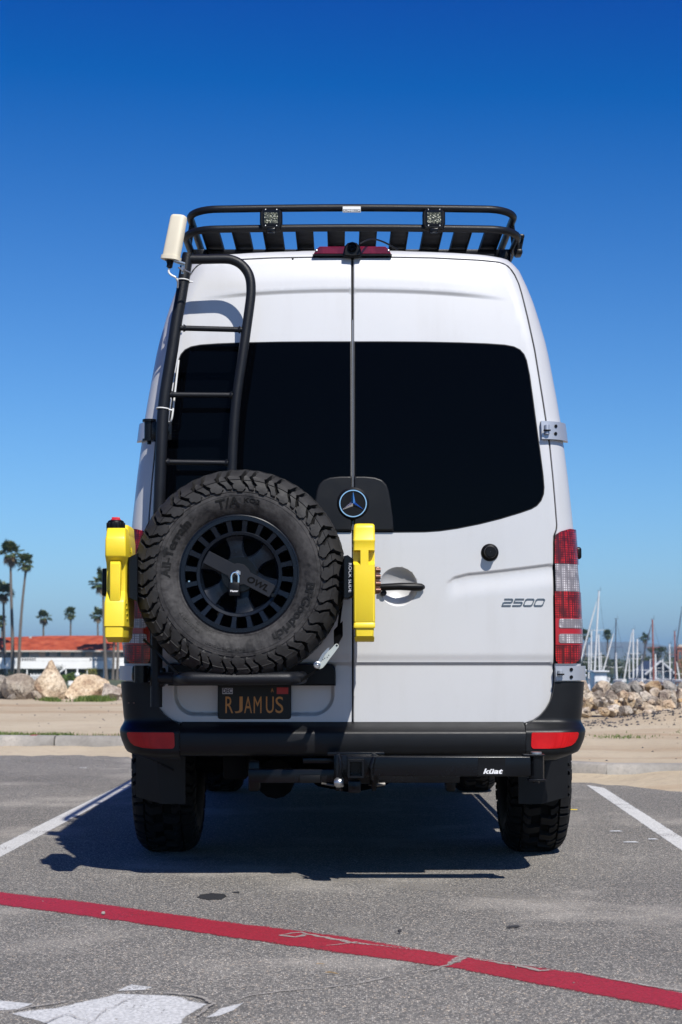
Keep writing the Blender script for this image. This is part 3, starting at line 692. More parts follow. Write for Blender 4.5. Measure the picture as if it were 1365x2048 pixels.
def leaf_cloud(mb, c, rad, n, size, r):
    c = Vector(c)
    for i in range(n):
        while True:
            p = Vector((r.uniform(-1, 1), r.uniform(-1, 1), r.uniform(-1, 1)))
            if 0.25 < p.length < 1: break
        q = c + Vector((p.x * rad[0], p.y * rad[1], p.z * rad[2])); a = Vector((r.uniform(-1, 1), r.uniform(-1, 1), r.uniform(-1, 1))).normalized()
        b = a.orthogonal().normalized(); e = a.cross(b); s = size * r.uniform(0.6, 1.3)
        mb.add([q - b * s, q + e * s * 0.6, q + b * s, q - e * s * 0.6], [(0, 1, 2, 3)])
def tree(name, px, ytop, ybase, Y, wpx, label, cat, mat='leaf', n=500, group=None, flat=False, zb=-1.9):
    r = random.Random(int(px * 7 + ytop)); x, zt = W(px, ytop, Y); zl = W(px, ybase, Y)[1]; w = wpx * Y / F / 2
    root = thing(name, label, cat, (x, Y, zb), group); mb = MB()
    H = zt - zb; mb.tube([(x, Y, zb), (x + .1, Y, lerp(zb, zt, .4)), (x, Y, lerp(zb, zt, .8))], [0.05 * H, 0.035 * H, 0.015 * H], 8)
    for q in range(5):
        a = r.uniform(0, 6.3); mb.tube([(x, Y, lerp(zb, zt, .45)), (x + w * .6 * cos(a), Y + w * .5 * sin(a), lerp(zl, zt, .65))], [0.02 * H, 0.006 * H], 5)
    mb.build('trunk', M['trunk'], root); mb = MB(); k = 7
    for q in range(k):
        cx_ = x + w * r.uniform(-.7, .7); cz_ = lerp(zl, zt, r.uniform(.3, .8)) if not flat else lerp(zl, zt, .75)
        h = (zt - zl) * (0.33 if not flat else 0.22); leaf_cloud(mb, (cx_, Y + w * r.uniform(-.6, .6), cz_), (w * .5, w * .5, h), n // k, w * 0.09, r)
    leaf_cloud(mb, (x, Y, lerp(zl, zt, .5)), (w, w * .8, (zt - zl) * .5), n // 2, w * 0.09, r)
    mb.build('crown', M[mat], root, sharp=None, fix=False); return root
gt = 'trees on the far harbour shore'
tree('umbrella_tree', 1316, 1292, 1318, 300, 36, 'flat topped dark tree between the two red brown masts', 'tree', flat=True, group=gt)
tree('shore_tree', 1340, 1298, 1350, 290, 26, 'dark tree right of the flat topped tree, beside the brick tower', 'tree', group=gt)
tree('shore_tree', 1293, 1312, 1362, 230, 30, 'olive green tree directly left of the blue house', 'tree', group=gt)
tree('shore_tree', 1245, 1335, 1372, 180, 34, 'dark bush above the rocks below the dark mast', 'bush', group=gt, n=700)
tree('shore_tree', 1222, 1342, 1372, 185, 24, 'dark bush right of the white boat cabin', 'bush', group=gt, n=600)
tree('shore_tree', 1180, 1318, 1366, 260, 46, 'dark tree clump behind the mast beside the van tail light', 'tree', group=gt, n=700)
tree('shore_tree', 1262, 1325, 1368, 250, 34, 'dark tree behind the pair of white masts in the middle', 'tree', group=gt, n=700)
tree('shore_tree', 1358, 1318, 1368, 240, 30, 'green tree under the brick tower at the right edge', 'tree', 'leaf_bright', group=gt)
tree('shore_tree', 1385, 1300, 1368, 250, 40, 'dark tree just outside the right edge beyond the last mast', 'tree', group=gt)
r = random.Random(77); mb = MB()
for i in range(60):
    xx = lerp(30, 110, r.random()); yy = r.uniform(330, 420); hh = r.uniform(2.0, 4.4)
    leaf_cloud(mb, (xx, yy, -1.8 + hh * .45), (r.uniform(1.5, 3.2), 2.0, hh * .55), 70, .34, r)
tag(mb.build('far_woods', M['leaf'], sharp=None, fix=False), 'dark belt of trees and bushes along the far harbour shore', 'trees', kind='stuff')
tree('hedge', 150, 1345, 1364, 190, 58, 'clipped bright green hedge in front of the motel ground floor', 'hedge', 'leaf_bright', n=700)
tree('shrub', 183, 1335, 1352, 196, 22, 'yellow flowering shrub right of the white post before the motel', 'shrub', 'leaf_yellow', n=300)
tree('shrub', 43, 1335, 1368, 192, 16, 'dark green shrub between the palm trunks at the left', 'shrub', n=300)
tree('shrub', 118, 1328, 1344, 196, 18, 'small dark plant above the pointed boulder at the left', 'shrub', n=200)
tree('shrub', 246, 1362, 1378, 60, 18, 'low green shrub behind the rocks beside the van', 'shrub', 'leaf_bright', n=200, zb=-1.9)
tree('shrub', 18, 1340, 1372, 198, 26, 'dark shrub behind the palm trunks at the left edge', 'shrub', n=300)

# ================================================================ MOTEL
YM = 215.0
def mx(px): return W(px, 1315, YM)[0]
def mz(py): return W(100, py, YM)[1]
motel = thing('motel_building', 'long white two storey motel with a red tiled roof behind the boulders', 'building', (mx(120), YM, -1.9))
def mbox(name, x0, x1, y0, y1, d0, d1, mat, par=None):
    return MB().box((mx(x0), YM + d0, mz(y1)), (mx(x1), YM + d1, mz(y0))).build(name, M[mat], par or motel)
mbox('wall', -120, 330, 1301, 1338, 0, 9, 'stucco2')
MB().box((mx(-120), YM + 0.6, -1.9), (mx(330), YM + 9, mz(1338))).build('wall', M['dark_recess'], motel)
mb = MB()
xl, xr = mx(-135), mx(345)
zr, ze = mz(1270.5), mz(1301)
mb.add([(xl, YM-1.6, ze), (xr, YM-1.6, ze), (xr, YM+10.5, ze), (xl, YM+10.5, ze), (xl+4, YM+4.5, zr - .35), (mx(88), YM+4.5, zr), (xr-4, YM+4.5, zr + .02), (mx(88), YM-1.6, ze)],
       [(0, 7, 5, 4), (7, 1, 6, 5), (1, 2, 6), (2, 3, 4, 5, 6), (3, 0, 4), (0, 3, 2, 1, 7)])
mb.build('roof', M['tile'], motel, sharp=20)
MB().box((xl, YM-1.66, ze-.18), (xr, YM-1.55, ze+.02)).build('fascia', M['stucco2'], motel)
for (a, b, t, bo, kind) in ((44, 60, 1303, 1316, 0), (61, 79, 1303, 1316, 1), (91, 123, 1303, 1313.5, 2), (141, 172, 1303, 1313.5, 2), (185, 194, 1303, 1322, 1), (196, 206, 1303, 1322, 1), (242, 258, 1303, 1314, 0), (-10, 22, 1303, 1315, 2), (275, 300, 1303, 1314, 2)):
    w = MB().box((mx(a), YM - .05, mz(bo)), (mx(b), YM + .02, mz(t))).build('window', M['winframe'], motel)
    cells = [(a + .7, b - .7)] if kind < 2 else [(a + .7, a + (b-a)*.27), (a + (b-a)*.3, a + (b-a)*.7), (a + (b-a)*.73, b - .7)]
    for i, (p, q) in enumerate(cells):
        MB().box((mx(p), YM - .09, mz(bo - .8)), (mx(q), YM - .06, mz(t + .8))).build('pane', M['curtain' if (kind == 2 and i == 1) or kind == 1 else 'win'], w)
mbox('balcony', -120, 330, 1322, 1337, -2.2, -2.0, 'stucco'); mbox('balcony_floor', -120, 330, 1335, 1338, -1.99, 0, 'stucco')
for a, b in ((-100, 42), (78, 185), (212, 330)):
    mbox('railing', a, b, 1315.5, 1321.6, -2.18, -2.05, 'stucco')
for k, a in enumerate((44, 49, 54, 59, 64, 69, 74, 188, 193, 198, 203, 208)):
    mbox('baluster', a, a + 1.6, 1316, 1321.8, -2.16, -2.08, 'stucco')
for a in (44, 185): mbox('railing', a, a + (33 if a == 44 else 27), 1315.2, 1316.2, -2.17, -2.07, 'stucco')
for a in (-40, 20, 60, 100, 137, 179, 212, 246, 285): mbox('column', a, a + 2, 1338, 1369, -2.1, -1.8, 'stucco')
for a, b in ((66, 84), (104, 116), (140, 152), (186, 196), (200, 209), (218, 226), (238, 250)):
    w = MB().box((mx(a), YM + .5, -1.85), (mx(b), YM + .57, mz(1344))).build('door', M['curtain'], motel)
mb = MB(); mb.tube([(mx(100), YM - 3, mz(1364)), (mx(138), YM - 3, mz(1337))], 0.14, 6); mb.tube([(mx(104), YM - 3, mz(1356)), (mx(140), YM - 3, mz(1330))], 0.06, 6); mb.build('staircase', M['stucco'], motel)
mb = MB(); mb.tube([(mx(50), YM + 3.6, zr - .6), (mx(50), YM + 3.6, zr - .1)], 0.2, 8); mb.build('roof_vent', M['winframe'], motel)
# garden furniture of the motel
fr = thing('picket_fence', 'low white picket fence in front of the motel at the left', 'fence', (W(78, 1350, 185)[0], 185, -1.9))
for i in range(11):
    px = 62 + 3.3 * i; x, z = W(px, 1347 + (2 if i % 2 else 0), 185); MB().box((x - .05, 184.97, -1.9), (x + .05, 185.03, z)).build('picket', M['stucco'], fr)
for py in (1351, 1362):
    x0, z = W(61, py, 185); x1, _ = W(97, py, 185); MB().box((x0, 185.04, z - .06), (x1, 185.09, z + .06)).build('rail', M['stucco'], fr)
lp = thing('globe_lamp', 'white garden lamp post with a round globe before the motel hedge', 'lamp', (W(155, 1350, 183)[0], 183, -1.9))
x, z = W(155, 1350, 183); _, z2 = W(155, 1336, 183)
MB().tube([(x, 183, -1.9), (x, 183, z2)], .09, 8).build('post', M['stucco'], lp); MB().lathe([(0.01, -.3), (.22, -.2), (.3, 0), (.22, .2), (.01, .3)], (x, 183, z), 'Z', 12).build('globe', M['white'], lp)
x0, z0 = W(137, 1369, 170); x1, z1 = W(156, 1362, 170)
tag(MB().box((x0, 170, -1.9), (x1, 170.4, z1)).build('garden_wall', M['stucco'], loc=((x0+x1)/2, 170, -1.9)), 'short white garden wall between the pointed and the wide boulder', 'wall')

# ================================================================ BLUE HOUSE, TOWER, FAR HOUSES
Yh = 170.0
def hx(px): return W(px, 1330, Yh)[0]
def hz(py): return W(1317, py, Yh)[1]
bh = thing('blue_house', 'navy blue gabled house with white trim behind the masts', 'house', (hx(1318), Yh, -1.9))
gp = [(hx(1291), -1.9), (hx(1347), -1.9), (hx(1347), hz(1346)), (hx(1320), hz(1324)), (hx(1291), hz(1346))]
MB().prism(gp, Yh, Yh + 8).build('wall', M['navy'], bh)
mb = MB()
for a, b in (((hx(1288), hz(1349)), (hx(1320), hz(1322))), ((hx(1320), hz(1322)), (hx(1350), hz(1349)))):
    mb.add([(a[0], Yh-.6, a[1]), (b[0], Yh-.6, b[1]), (b[0], Yh+8.5, b[1]), (a[0], Yh+8.5, a[1]), (a[0], Yh-.6, a[1]-.25), (b[0], Yh-.6, b[1]-.25), (b[0], Yh+8.5, b[1]-.25), (a[0], Yh+8.5, a[1]-.25)],
           [(0,1,2,3), (7,6,5,4), (0,4,5,1), (2,6,7,3), (0,3,7,4), (1,5,6,2)])
mb.build('roof', M['mast_dark'], bh)
mb = MB(); mb.tube([(hx(1288), Yh-.65, hz(1349)), (hx(1320), Yh-.65, hz(1322))], .1, 5); mb.tube([(hx(1320), Yh-.65, hz(1322)), (hx(1350), Yh-.65, hz(1349))], .1, 5); mb.build('bargeboard', M['hull'], bh)
for px in (1303, 1316, 1330):
    w = MB().box((hx(px), Yh-.06, hz(1356)), (hx(px+6), Yh-.01, hz(1345))).build('window', M['winframe'], bh); MB().box((hx(px+.8), Yh-.1, hz(1355)), (hx(px+5.2), Yh-.07, hz(1346))).build('pane', M['win'], w)
Yt = 260.0
tx = lambda p: W(p, 1300, Yt)[0]
tz = lambda p: W(1360, p, Yt)[1]
bt = thing('brick_tower', 'red brick tower with a pale top at the right edge', 'tower', (tx(1361), Yt, -1.9))
MB().box((tx(1355), Yt, -1.9), (tx(1371), Yt+1.2, tz(1297))).build('wall', M['brick'], bt); MB().box((tx(1353.5), Yt-.15, tz(1297)), (tx(1372.5), Yt+1.4, tz(1293.5))).build('cornice', M['brick'], bt)
MB().prism([(tx(1357), tz(1293.5)), (tx(1369), tz(1293.5)), (tx(1367), tz(1289)), (tx(1359), tz(1289))], Yt+.1, Yt+1.1).build('roof', M['stucco2'], bt)
MB().box((tx(1358), Yt-.05, tz(1318)), (tx(1363), Yt-.01, tz(1304))).build('window', M['win'], bt)
for i, (px, py, w, h, lab) in enumerate(((1240, 1332, 12, 7, 'tiny red roofed house on the far shore right of the dark mast'), (1252, 1337, 10, 6, 'tiny red roofed house on the far shore, lower beside the first'), (1222, 1340, 16, 9, 'tiny pinkish house on the far shore behind the leaning white stay'), (1196, 1338, 12, 8, 'tiny pale house on the far shore behind the tallest mast'))):
    Y = 600.0; x0, zt = W(px - w/2, py, Y); x1, zb = W(px + w/2, py + h, Y)
    hs = thing('far_house', lab, 'house', ((x0+x1)/2, Y, -1.9), 'small houses on the far shore')
    MB().box((x0, Y, -1.9), (x1, Y+6, zb)).build('wall', M['stucco2'], hs)
    MB().prism([(x0-.4, zb), (x1+.4, zb), (lerp(x0, x1, .7), zt), (lerp(x0, x1, .3), zt)], Y-.4, Y+6.4).build('roof', M['tile'], hs)
    MB().box((lerp(x0,x1,.35), Y-.08, zb-.9), (lerp(x0,x1,.6), Y-.02, zb-.2)).build('window', M['win'], hs)

# ================================================================ BOATS
gbts = 'sailing boats moored behind the rocks'
def boat(Y, mast, label, mat='mast_white', stay=None, r=0.055, cabin=None, staymat='canvas', spread=True, topmat=None):
    (ax, ay), (bx, by) = mast; xa, za = W(ax, ay, Y); xb, zb = W(bx, by, Y)
    k = (-1.4 - za) / (zb - za); base = Vector((xa + (xb - xa) * k, Y, -1.4))
    root = thing('sailing_boat', label, 'boat', (base.x, Y, -1.86), gbts)
    # hull, pointing away, hidden behind the rocks
    rows = []; L = 7.0; Wd = 1.25
    for i in range(9):
        t = i / 8; y = Y - 3.2 + L * t; w = Wd * (sin(pi * (0.22 + 0.78 * t)) ** 0.6 if t < 1 else 0.0) + 0.02; sh = 0.45 + 0.12 * t
        rows.append([(base.x - w, y, -1.86 + sh), (base.x - w * .8, y, -1.86 + .1), (base.x - w * .3, y, -2.1), (base.x + w * .3, y, -2.1), (base.x + w * .8, y, -1.86 + .1), (base.x + w, y, -1.86 + sh), (base.x, y, -1.86 + sh + .04)])
    MB().grid(rows, closed=True).add(rows[0], [tuple(range(7))]).build('hull', M['hull'], root)
    MB().bbox((base.x - .6, Y - 1.2, -1.42), (base.x + .6, Y + 1.4, -1.02), .08).build('cabin', M['hull'], root)
    MB().tube([base, (xa, Y, za)], [r * 1.1, r * .8], 8).build('mast', M[mat], root)
    H = za + 1.4; sp = MB(); zz = -1.4 + H * .62; cx_ = lerp(base.x, xa, .62); sp.tube([(cx_ - .45, Y, zz), (cx_, Y - .02, zz - .05), (cx_ + .45, Y, zz)], .014, 5); sp.build('spreader', M[mat], root)
    MB().tube([(base.x, Y, -.75), (base.x + .2, Y - 2.4, -.72)], .045, 6).build('boom', M[mat], root)
    MB().tube([(base.x + .02, Y - .1, -.66), (base.x + .2, Y - 2.3, -.62)], [.1, .07], 6).build('furled_mainsail', M['canvas'], root)
    rg = MB()
    for sx in (-1, 1): rg.tube([(base.x + sx * 1.1, Y, -1.4), (cx_ + sx * .45, Y, zz), (xa, Y, za - .1)], .007, 4)
    rg.build('shroud', M['mast_dark'], root)
    if stay:
        (cx0, cy0), (dx0, dy0) = stay; p = W3(cx0, cy0, Y); q = W3(dx0, dy0, Y); k2 = (-1.3 - p.z) / (q.z - p.z); q = p + (q - p) * k2
        MB().tube([p, p.lerp(q, .15), p.lerp(q, .9), q], [.02, r * .75, r * .95, .03], 7).build('furled_headsail', M[staymat], root)
    mh = MB().tube([(xa - .12, Y, za + .02), (xa + .14, Y, za + .05)], .012, 4).tube([(xa + .1, Y, za), (xa + .1, Y, za + .28)], .008, 4); mh.build('wind_vane', M['mast_dark'], root)
    return root
boat(110, ((1198.5, 1182), (1189.5, 1345)), 'boat with the tallest white mast and a furled sail slanting left to the van', stay=((1194, 1203), (1160.6, 1325)), r=.062)
boat(118, ((1183.3, 1262), (1182, 1368)), 'boat with a short white mast between the slanting sail and the tallest mast', r=.06)
boat(112, ((1197.6, 1269), (1199.5, 1345)), 'boat with a white mast close to the right of the tallest mast', r=.06, stay=((1227.5, 1267), (1206.7, 1343)))
boat(125, ((1178.5, 1290), (1177.5, 1366)), 'boat with a dull grey mast just right of the van tail light', r=.055)
boat(115, ((1232.7, 1238), (1230, 1345)), 'boat with a slim dark blue mast left of the middle gap', 'mast_dark', r=.045)
boat(119, ((1232, 1305), (1234, 1353)), 'boat with a cream mast in front of the slim dark mast', r=.062)
boat(114, ((1266.7, 1259), (1267.2, 1362)), 'boat with the middle white mast and furled sail slanting to its left', stay=((1264, 1265), (1248, 1363)), r=.055)
boat(122, ((1275.3, 1278), (1274.5, 1362)), 'boat with a white mast just right of the middle white mast', r=.06)
boat(116, ((1284.5, 1312), (1285, 1364)), 'boat with a short white mast left of the blue house', r=.06)
boat(113, ((1305.3, 1239), (1308, 1366)), 'boat with the tall red brown wooden mast before the blue house', 'mast_red', r=.058, stay=((1303, 1250), (1290, 1300)), staymat='mast_dark')
boat(120, ((1311.3, 1308), (1312, 1366)), 'boat with a white mast touching the tall red brown mast', r=.06)
boat(121, ((1326, 1318), (1327, 1366)), 'boat with a short white mast in front of the blue house gable', r=.058)
boat(117, ((1339.5, 1288), (1341, 1362)), 'boat with a grey white mast right of the blue house', r=.055)
boat(115, ((1349.8, 1262), (1351.5, 1366)), 'boat with the shorter red brown wooden mast near the right edge', 'mast_red', r=.05, stay=((1365, 1212), (1352, 1300)), staymat='mast_dark')
boat(124, ((1259, 1316), (1259, 1362)), 'boat with a pale mast behind the middle furled sail', r=.05)
boat(126, ((1301, 1318), (1301, 1362)), 'boat with a faint mast between the palm and the red brown mast', r=.045)
boat(118, ((1354, 1325), (1361, 1368)), 'boat with a leaning white mast at the right edge', r=.05)
boat(128, ((1202.5, 1305), (1203.5, 1345)), 'boat with a small grey mast behind the white cabin', r=.045)
x0, zt = W(1187, 1344, 100); x1, zb = W(1213, 1366, 100)
mo = thing('motor_boat', 'white motor boat cabin showing above the rocks at the tallest mast', 'boat', ((x0+x1)/2, 100, -1.86))
MB().bbox((x0, 99.6, -1.4), (x1, 101.4, zt), .08).build('cabin', M['hull'], mo)
MB().bbox((x0 - .4, 98.8, -2.0), (x1 + .4, 103, -1.35), .15).build('hull', M['hull'], mo)
for a, b in ((.1, .45), (.55, .9)): MB().box((lerp(x0, x1, a), 99.55, lerp(-1.3, zt, .3)), (lerp(x0, x1, b), 99.59, lerp(-1.3, zt, .6))).build('window', M['win'], mo)
MB().bbox((x0 - .1, 99.4, zt), (x1 + .1, 101.6, zt + .08), .03).build('roof', M['hull'], mo)

# ================================================================ ROCKS
def rock(cx_, cy_, cz_, dx, dy, dz, seed, label, mat, group, sub=3, cuts=13, peak=None):
    r = random.Random(seed); bm = bmesh.new(); bmesh.ops.create_icosphere(bm, subdivisions=sub, radius=1.0)
    off = Vector((r.uniform(0, 50), r.uniform(0, 50), r.uniform(0, 50))); planes = []
    for i in range(cuts):
        n = Vector((r.gauss(0, 1), r.gauss(0, 1), r.gauss(0, .8))).normalized(); planes.append((n, r.uniform(.50, .80)))
    for v in bm.verts:
        p = v.co.copy(); p *= 1 + 0.20 * mnoise.noise(p * 1.3 + off)
        for n, d in planes:
            e = p.dot(n) - d
            if e > 0: p -= n * e
        p *= 1 + 0.04 * mnoise.noise(p * 4.0 + off) + 0.03 * mnoise.noise(p * 11.0 + off)
        if peak: k_ = max(0, min(1, (p.z + .75) / 1.6)); p.x *= lerp(1.12, peak, k_); p.y *= lerp(1.1, peak, k_)
        v.co = Vector((p.x * dx * .66 / .5, p.y * dy * .66 / .5, p.z * dz * .66 / .5)) 
    a = r.uniform(-.35, .35) if not peak else 0
    R = Matrix.Rotation(a, 3, 'Y') @ Matrix.Rotation(r.uniform(0, .5) if peak else r.uniform(0, 6.3) * (abs(dx-dy) < .05), 3, 'Z')
    mb = MB()
    for v in bm.verts: v.co = R @ v.co + Vector((cx_, cy_, cz_))
    mb.bm(bm); return tag(mb.build('boulder', M[mat], loc=(cx_, cy_, cz_), sharp=16), label, 'boulder', group)
gL = 'boulders along the back of the sand at the left'
def rock_px(x0, y0, x1, y1, Y, seed, label, mat, group, dyf=0.8, **k):
    xa, za = W(x0, y0, Y); xb, zb = W(x1, y1, Y); w = (xb-xa)/2; h = (za-zb)/2
    return rock((xa+xb)/2, Y, (za+zb)/2 - h * .06, w, w * dyf, h * 1.10, seed, label, mat, group, **k)
rock_px(-30, 1340, 24, 1403, 28.5, 11, 'grey boulder cut by the left edge of the picture', 'rock_g', gL)
rock_px(14, 1354, 82, 1402, 28.3, 5, 'rounded brown boulder left of the pointed one', 'rock_l', gL)
rock_px(62, 1335, 138, 1408, 28.4, 37, 'large pointed tan boulder, the tallest at the left', 'rock_l', gL, peak=0.24, cuts=6)
rock_px(132, 1357, 226, 1406, 28.6, 14, 'wide pale boulder right of the pointed one', 'rock_l', gL, cuts=12)
rock_px(196, 1368, 252, 1408, 28.2, 23, 'low orange stained boulder beside the van bumper', 'rock_l', gL)
rock_px(238, 1360, 300, 1404, 29.0, 25, 'boulder hidden mostly behind the left side of the van', 'rock_l', gL)
rock_px(60, 1378, 84, 1403, 27.8, 44, 'small pale stone at the foot of the pointed boulder', 'rock_l', gL, sub=2)
rock_px(12, 1388, 32, 1402, 27.9, 45, 'small grey stone at the foot of the rounded brown boulder', 'rock_g', gL, sub=2)
gR = 'rocks of the harbour wall at the right'
places = [(1147, 1362, 1184, 1388, 'r', 'pale rock on the top row closest to the van'), (1181, 1362, 1224, 1388, 'b', 'broad brown rock on the top row under the white cabin'),
 (1218, 1367, 1257, 1391, 'g', 'grey rock on the top row sloping down to the left'), (1251, 1361, 1286, 1388, 'g', 'squarish grey rock on the top row under the middle masts'),
 (1281, 1362, 1294, 1384, 'r', 'narrow white upright stone on the top row'), (1289, 1363, 1329, 1384, 'r', 'long cream rock on the top row under the blue house'),
 (1323, 1364, 1357, 1388, 'g', 'squarish grey rock on the top row near the right edge'), (1353, 1364, 1385, 1386, 'g', 'dark rock on the top row at the right edge')]
for i, (a, b, c_, d, k, lab) in enumerate(places):
    rock_px(a, b, c_, d, 21.6, 100 + i, lab, {'r': 'rock_r', 'g': 'rock_g', 'b': 'rock_l'}[k], gR, sub=3, dyf=.9)
mid = [(1140,1385,1165,1402),(1160,1386,1188,1408),(1182,1383,1212,1400),(1205,1384,1232,1408),(1230,1383,1258,1402),(1255,1384,1280,1404),(1276,1382,1304,1402),(1300,1380,1322,1398),(1318,1383,1345,1406),(1338,1384,1362,1410),(1355,1386,1385,1420),
 (1145,1400,1172,1420),(1168,1400,1190,1416),(1186,1398,1226,1418),(1222,1400,1246,1420),(1242,1396,1272,1424),(1268,1402,1284,1418),(1278,1406,1314,1424),(1310,1408,1356,1428),(1296,1394,1322,1410),
 (1140,1412,1166,1430),(1160,1416,1186,1430),(1194,1416,1214,1428),(1212,1412,1240,1430),(1238,1416,1262,1432),(1284,1420,1312,1438),(1306,1416,1326,1432),(1322,1420,1350,1438),(1352,1414,1385,1432),(1262,1422,1284,1434)]
colw = ['tan', 'cream', 'orange stained', 'pale grey', 'brown']
refs = ['beside the van bumper', 'left of centre under the white cabin', 'in the middle under the pair of masts', 'right of the narrow white stone', 'near the right edge of the picture']
seen = {}
for i, (a, b, c_, d) in enumerate(mid):
    cxp = (a + c_) / 2; row = 'second row' if b < 1390 else ('third row' if b < 1411 else 'bottom row')
    idx = [p for p in mid if (('second row' if p[1] < 1390 else ('third row' if p[1] < 1411 else 'bottom row')) == row)]; idx.sort(); pos = idx.index((a, b, c_, d))
    ordw = ['first', 'second', 'third', 'fourth', 'fifth', 'sixth', 'seventh', 'eighth', 'ninth', 'tenth', 'eleventh'][pos]
    rock_px(a - 1.5, b - 2, c_ + 1.5, d + 2, lerp(21.2, 19.9, (b - 1383) / 40), 200 + i * 3, '%s rock from the van in the %s of the harbour rock wall' % (ordw, row), ['rock_r', 'rock_r', 'rock_l', 'rock_r', 'rock_l'][(i * 7) % 5], gR, sub=3, dyf=.9)
for i in range(2):
    px = 1122 - i * 46; rock_px(px - 26, 1368, px + 26, 1412, 21.8, 400 + i, ('rock of the harbour wall just behind the right side of the van', 'rock of the harbour wall farther behind the van, next to the hidden one')[i], 'rock_r', gR, sub=2)
for i in range(2):
    px = 1402 + i * 44; rock_px(px - 24, 1366 + 5 * i, px + 24, 1425, 21.2, 430 + i, ('rock of the harbour wall just outside the right edge', 'rock of the harbour wall second outside the right edge')[i], 'rock_r', gR, sub=2)
r = random.Random(91)
ow = ['first', 'second', 'third', 'fourth', 'fifth', 'sixth', 'seventh', 'eighth', 'ninth', 'tenth', 'eleventh', 'twelfth']
for i in range(24):
    low = i % 2; px = 1146 + (i // 2) * 19.5 + 8 * low + r.uniform(-2, 2); py = (1400, 1421)[low] + r.uniform(-5, 5); wq = r.uniform(4.5, 8)
    rock_px(px - wq, py - wq * .6, px + wq, py + wq * .6, lerp(20.9, 19.5, (py - 1390) / 40), 600 + i, '%s small stone from the van wedged %s in the harbour rock wall' % (ow[i // 2], ('halfway up', 'low down')[low]), 'rock_r' if i % 3 else 'rock_l', 'small stones among the harbour wall rocks', sub=2)
# pebbles and small stones at the foot of the rocks
mb = MB(); r = random.Random(5)
def pebble(mb, x, y, z, s, r):
    v = [Vector((r.uniform(.6, 1), 0, 0)), Vector((0, r.uniform(.6, 1), 0)), Vector((-r.uniform(.6, 1), 0, 0)), Vector((0, -r.uniform(.6, 1), 0)), Vector((0, 0, r.uniform(.4, .8))), Vector((0, 0, -.3))]
    mb.add([Vector((x, y, z)) + q * s for q in v], [(0,1,4),(1,2,4),(2,3,4),(3,0,4),(1,0,5),(2,1,5),(3,2,5),(0,3,5)])
for i in range(900):
    x = r.uniform(1.4, 6.5); y = r.gauss(19.0, .28) ; pebble(mb, x, y, terrain(x, y), r.uniform(.008, .03), r)
for i in range(260):
    x = r.uniform(-6, 6); y = ky(x) + r.uniform(.3, 9); pebble(mb, x, y, terrain(x, y), r.uniform(.006, .02), r)
tag(mb.build('pebbles', M['pebble'], fix=True, sharp=None), 'scattered dark pebbles on the sand below the rocks', 'pebbles', kind='stuff')
mb = MB()
for i in range(220):
    x = r.uniform(-2.6, 3.0); y = r.uniform(4.2, 9); pebble(mb, x, y, 0.004, r.uniform(.002, .005), r)
tag(mb.build('grit', M['kerb'], sharp=None), 'loose grit and small chips lying on the asphalt', 'grit', kind='stuff')
# grass
def grass(area, n, h, name, lab, seed):
    r = random.Random(seed); mb = MB()
    for i in range(n):
        x, y = area(r); z = terrain(x, y) if y > ky(x) + .15 else 0.0; a = r.uniform(0, 6.3); hh = h * r.uniform(.4, 1.2); w = .006 + .05 * hh
        d = Vector((cos(a), sin(a), 0)); t = Vector((r.uniform(-.5, .5), r.uniform(-.5, .5), 1)) * hh
        p = Vector((x, y, z - .005)); mb.add([p - d * w, p + d * w, p + t], [(0, 1, 2)])
    return tag(mb.build(name, M['grass'], sharp=None, fix=False), lab, 'grass', kind='stuff')
def patch_area(px, py, spx, Y, sy):
    cx_ = W(px, py, Y)[0]; s = spx * Y / F
    return lambda r: (cx_ + r.gauss(0, s), Y + r.gauss(0, sy))
grass(patch_area(103, 1398, 9, 27.35, .10), 600, .07, 'grass', 'green grass tuft at the foot of the pointed boulder', 1)
grass(patch_area(186, 1397, 15, 27.3, .12), 1900, .10, 'grass', 'green grass clump in front of the wide pale boulder', 2)
def kerbside(x0, x1):
    return lambda r: ((lambda x: (x, ky(x) + .18 + abs(r.gauss(0, .12))))(x0 + (x1 - x0) * r.random() ** 1.3))
grass(kerbside(-3.6, -2.7), 900, .05, 'weeds', 'thin weeds growing behind the kerb at the far left', 3)
grass(kerbside(-3.0, -1.9), 260, .045, 'weeds', 'sparse weeds behind the kerb near the van', 4)
grass(lambda r: (r.gauss(2.75, .16), r.gauss(16.9, .12)), 220, .03, 'weeds', 'small weeds on the sand right of the bumper', 5)
grass(lambda r: (r.gauss(3.9, .25), r.gauss(17.6, .15)), 240, .03, 'weeds', 'small weeds on the sand near the right edge', 6)
# litter on the asphalt
def bit(px, py, L, a, w, h, mat, name, lab, cat, bend=.004):
    x, y = G(px, py); d = Vector((cos(a), sin(a), 0)); z0 = 0.004 + h
    pts = [Vector((x, y, z0)) + d * L * (t - .5) + Vector((-d.y, d.x, 0)) * bend * sin(t * 5) + Vector((0, 0, h * .6 * sin(t * 3.1))) for t in (0, .25, .5, .75, 1)]
    mb = MB().tube(pts, [w * .4, w, w * .9, w * 1.1, w * .3], 6); return tag(mb.build(name, M[mat], loc=(x, y, 0)), lab, cat)
bit(664, 1950, .042, -.4, .0022, .002, 'twig', 'twig', 'short tan twig lying below the red line', 'twig')
bit(641, 1931, .026, .1, .0012, .001, 'twig', 'straw', 'tiny pale straw above the tan twig', 'straw')
bit(1027, 1857, .055, .5, .0045, .002, 'leaf_dark', 'dead_leaf', 'dark curled leaf on the asphalt above the red line', 'leaf')
bit(1147, 1621, .055, -.1, .0025, .001, 'yellow', 'straw', 'yellow straw on the asphalt right of the rear tyre', 'straw')
bit(800, 1868, .012, .1, .006, .004, 'leaf_dark', 'pebble', 'small dark pebble just above the red line', 'pebble', bend=0)
